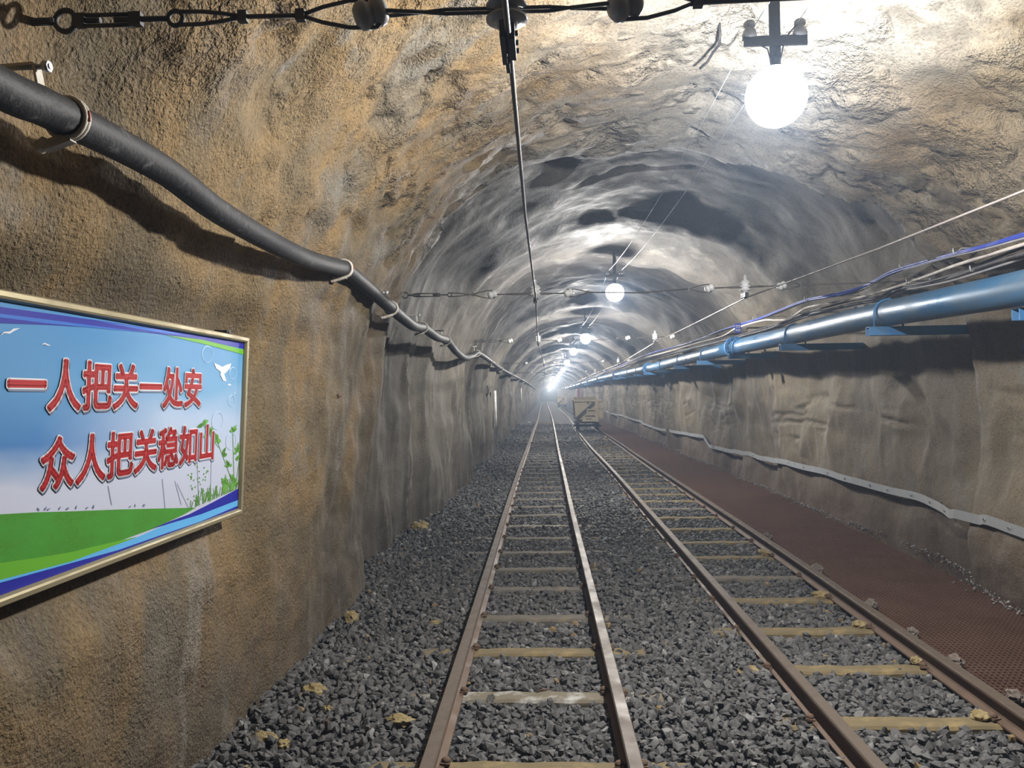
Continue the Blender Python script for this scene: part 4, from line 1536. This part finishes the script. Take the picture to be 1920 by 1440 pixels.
for k in range(14):
    u = lr.uniform(2.0, 2.75)
    dry.append(leaf(u, 0.228 - (u - 1.9) * 0.12, lr.uniform(0.2, 2.8), .012, .0025))
flat('printed_stems', dry, -0.0024, PGREY, panel)
flat('printed_plant', stems + leaves, -0.0020, PLEAF, panel)
flat('printed_sprigs', sprigs[:35], -0.0021, PLEAF, panel)
flat('printed_blades', blades, -0.0019, PLEAF, panel)


def glyphs(body, size, fill):
    c = bpy.data.curves.new('glyphs', 'FONT')
    c.body = body
    c.size = size
    c.resolution_u = 5
    c.fill_mode = 'BOTH' if fill else 'NONE'
    t = bpy.data.objects.new('glyphs', c)
    COL.objects.link(t)
    bpy.context.view_layer.update()
    me = bpy.data.meshes.new_from_object(t.evaluated_get(bpy.context.evaluated_depsgraph_get()))
    COL.objects.unlink(t)
    bpy.data.objects.remove(t)
    V = [tuple(v.co) for v in me.vertices]
    out = V, [tuple(p.vertices) for p in me.polygons], [tuple(e.vertices) for e in me.edges]
    bpy.data.meshes.remove(me)
    return out


def text(body, u, v, size, xs_, w, h, mat, name):
    """flat lettering, its strokes thickened all round by w"""
    m = MB()
    V, F, _ = glyphs(body, size, True)
    m.add([(x * xs_, y, 0) for x, y, _z in V], F)
    V, _, E_ = glyphs(body, size, False)
    V = [Vector((x * xs_, y, 0)) for x, y, _z in V]
    for a, b in E_:
        d = V[b] - V[a]
        if d.length < 1e-6:
            continue
        n_ = Vector((-d.y, d.x, 0)).normalized() * w
        m.add([V[a] - n_, V[b] - n_, V[b] + n_, V[a] + n_], [(0, 1, 2, 3)])
    dirs = [Vector((math.cos(k * math.pi / 4), math.sin(k * math.pi / 4), 0)) * w for k in range(8)]
    for p in V:
        m.add([p + d for d in dirs], [tuple(range(8))])
    o = m.build(name, mat, panel)
    o.location = (u, v, h)
    return o


for body, u, v in (('一人把关一处安', 1.912, 0.485), ('众人把关稳如山', 2.055, 0.272)):
    text(body, u + .006, v - .006, 0.150, 1.07, 0.0078, -0.0014, PGREY, 'letter_shadow')
    text(body, u, v, 0.150, 1.07, 0.0082, -0.0008, PWHITE, 'letter_outline')
    text(body, u, v, 0.150, 1.07, 0.0040, -0.0001, PRED, 'lettering')

# ------------------------------------------------------------------ mine carts


def make_cart():
    root = empty('mine_cart', (0, 0, 0), '', 'mine cart', 'mine carts on the right track')
    # tub: open-topped trough with sloped sides and a real inside
    m = MB()

    def tub(z0, z1, w0, w1, l0, l1, flip=False):
        vs = [(-w0, 0, z0), (w0, 0, z0), (w0, l0, z0), (-w0, l0, z0), (-w1, -0.03, z1), (w1, -0.03, z1), (w1, l1, z1), (-w1, l1, z1)]
        fs = [(0, 1, 5, 4), (1, 2, 6, 5), (2, 3, 7, 6), (3, 0, 4, 7), (3, 2, 1, 0)]
        return vs, fs
    vs, fs = tub(0.42, 1.20, 0.50, 0.555, 1.75, 1.80)
    m.add(vs, fs)
    vi = [(x * 0.95, y * 0.94 + 0.05, z + (0.05 if i < 4 else 0.0)) for i, (x, y, z) in enumerate(vs)]
    b = len(m.v)
    m.add(vi, [f[::-1] for f in fs])
    rim = [(4, 5), (5, 6), (6, 7), (7, 4)]
    m.f += [(a, c, b + c, b + a) for a, c in rim]
    m.s += [False] * 4
    m.build('tub', M_CART, root)
    m = MB()
    m.box((0, -0.06, 1.18), (1.14, 0.11, 0.07))
    m.box((0, 1.80, 1.19), (1.14, 0.05, 0.06))
    m.box((-0.555, 0.88, 1.19), (0.05, 1.85, 0.06))
    m.box((0.555, 0.88, 1.19), (0.05, 1.85, 0.06))
    m.box((-0.04, 1.78, 1.26), (0.95, 0.04, 0.14))
    m.build('rim', M_CART, root)
    m = MB()
    m.bar((-0.47, -0.06, 0.45), (0.30, -0.06, 1.13), 0.12, 0.05, (0, 1, 0))
    m.build('brace', M_CART_DARK, root)
    m = MB()
    m.box((0.34, -0.08, 0.76), (0.13, 0.12, 0.86))
    m.box((0.50, -0.03, 0.66), (0.22, 0.06, 0.32))
    m.box((0.50, -0.03, 1.02), (0.20, 0.05, 0.30))
    m.box((0.52, -0.05, 0.82), (0.22, 0.07, 0.03))
    m.box((0.08, -0.09, 0.62), (0.40, 0.10, 0.05))
    m.box((0.12, -0.09, 0.83), (0.34, 0.10, 0.05))
    m.box((-0.03, -0.08, 0.72), (0.05, 0.08, 0.2))
    m.build('end_frame', M_CART, root)
    m = MB()
    m.box((0.02, -0.11, 0.43), (0.52, 0.20, 0.16))
    m.box((0.02, -0.215, 0.46), (0.26, 0.02, 0.04))
    m.build('bumper', M_CART, root)
    m = MB()
    m.box((0.02, -0.226, 0.455), (0.24, 0.01, 0.030))
    m.box((0.0, -0.05, 1.09), (0.06, 0.03, 0.09))
    m.build('coupling', M_CART_DARK, root)
    m = MB()
    for s in (-1, 1):
        m.box((s * 0.33, 0.88, 0.34), (0.09, 1.9, 0.13))
    m.box((0, 0.02, 0.34), (0.75, 0.08, 0.13))
    m.box((0, 1.74, 0.34), (0.75, 0.08, 0.13))
    m.box((-0.46, 0.02, 0.33), (0.2, 0.1, 0.12))
    m.build('chassis', M_CART_DARK, root)
    for y in (0.40, 1.35):
        m = MB()
        m.cyl((-0.55, y, 0.16), (0.55, y, 0.16), 0.03, 10)
        m.build('axle', M_CART_DARK, root)
        for s in (-1, 1):
            m = MB()
            m.lathe([(0.03, 0.05), (0.155, 0.05), (0.16, 0.045), (0.158, -0.035), (0.182, -0.04), (0.182, -0.062), (0.03, -0.062)], (s * 0.40, y, 0.16), (s, 0, 0), 24)
            m.build('wheel', M_CART_DARK, root)
    return root


c1 = make_cart()
c1.location = (1.71, 32.2, 0.101)
c1['label'] = 'dusty tan mine cart with a diagonal brace standing on the right track'
c2 = copy_tree(c1)
c2.location = (2.0, 95, 0.101)
c2['label'] = 'hazy farther mine cart, deep in the tunnel behind the tan cart'

# ------------------------------------------------------------------ odds and ends on the walls
for i, (y, z0, z1) in enumerate(((19.2, 0.80, 1.65), (43.5, 1.2, 2.05), (80, 1.3, 2.0))):
    x = wall_x('left', y, (z0 + z1) / 2) + 0.07
    m = MB()
    m.tube([(x - 0.01, y + 0.05, z1), (x - 0.002, y + 0.03, (z0 + z1) / 2), (x, y, z0)], 0.045, 12)
    tag(m.build('marker_tube', M_WHITE), 'upright white tube fixed to the left wall, %s of three' % ('nearest', 'middle', 'farthest')[i], 'tube', 'white tubes on the left wall')
m = MB()
x = wall_x('left', 18.9, 1.6) + 0.05
m.ring((x, 18.75, 1.66), (1, 0.3, 0), 0.10, 0.016, 20, 6)
m.tube([(x, 18.75, 1.56), (x - .01, 18.8, 1.3), (x - .01, 18.95, 1.0)], 0.018, 6)
tag(m.build('cable_coil', M_CABLE_BLACK), 'black cable coil hanging beside the nearest white tube', 'cable')
m = MB()
m.box((3.12, 74, 1.05), (0.30, 0.08, 2.1))
po = m.build('upright_board', M_REDPAINT)
m = MB()
m.box((2.90, 74, 1.05), (0.14, 0.08, 2.1))
m.build('white_edge', M_WHITE, po)
tag(po, 'red upright board with a white edge at the right wall beyond the tan cart', 'board')

# bent rod on the roof by the nearest lamp, bolt stubs in the walls
rz = roof_z(0.99, 4.0)
m = MB()
hx, hy = 1.00, 4.45
zt = roof_z(hx, hy)
m.tube([(hx, hy, zt + 0.05), (hx + .005, hy, zt - 0.05), (hx + 0.01, hy + .04, zt - 0.09), (hx - .01, hy + .12, zt - 0.10), (hx - .03, hy + .17, zt - 0.13), (hx - .06, hy + .24, zt - 0.14)], 0.008, 8)
tag(m.build('bent_rod', M_DARKSTEEL), 'bent iron rod hanging from the roof left of the nearest lamp', 'rod')
for i, (y, z, lb) in enumerate(((5.0, 1.53, 'grey bolt stub in the left wall to the right of the sign'), (9.6, 1.9, 'small bolt stub in the left wall below the hose'))):
    x = wall_x('left', y, z)
    m = MB()
    m.cyl((x - 0.05, y, z), (x + 0.02, y, z), 0.008, 8)
    m.cyl((x + 0.002, y, z), (x + 0.010, y, z), 0.016, 6)
    tag(m.build('bolt_stub', M_SPIKE), lb, 'bolt')

# ------------------------------------------------------------------ dust haze hanging in the tunnel
if HAZE > 0:
    g = G('dusty_air')
    vs_ = g.n('VolumeScatter')
    vs_.inputs['Color'].default_value = (0.52, 0.70, 1.0, 1)
    vs_.inputs['Density'].default_value = HAZE
    vs_.inputs['Anisotropy'].default_value = 0.35
    g.nt.links.new(vs_.outputs[0], g.out.inputs['Volume'])
    m = MB()
    m.box((XC, END_Y / 2 - 1, 1.8), (6.4, END_Y + 6, 4.9))
    tag(m.build('haze', g.m), 'thin bluish dust haze filling the tunnel', 'haze', kind='stuff')
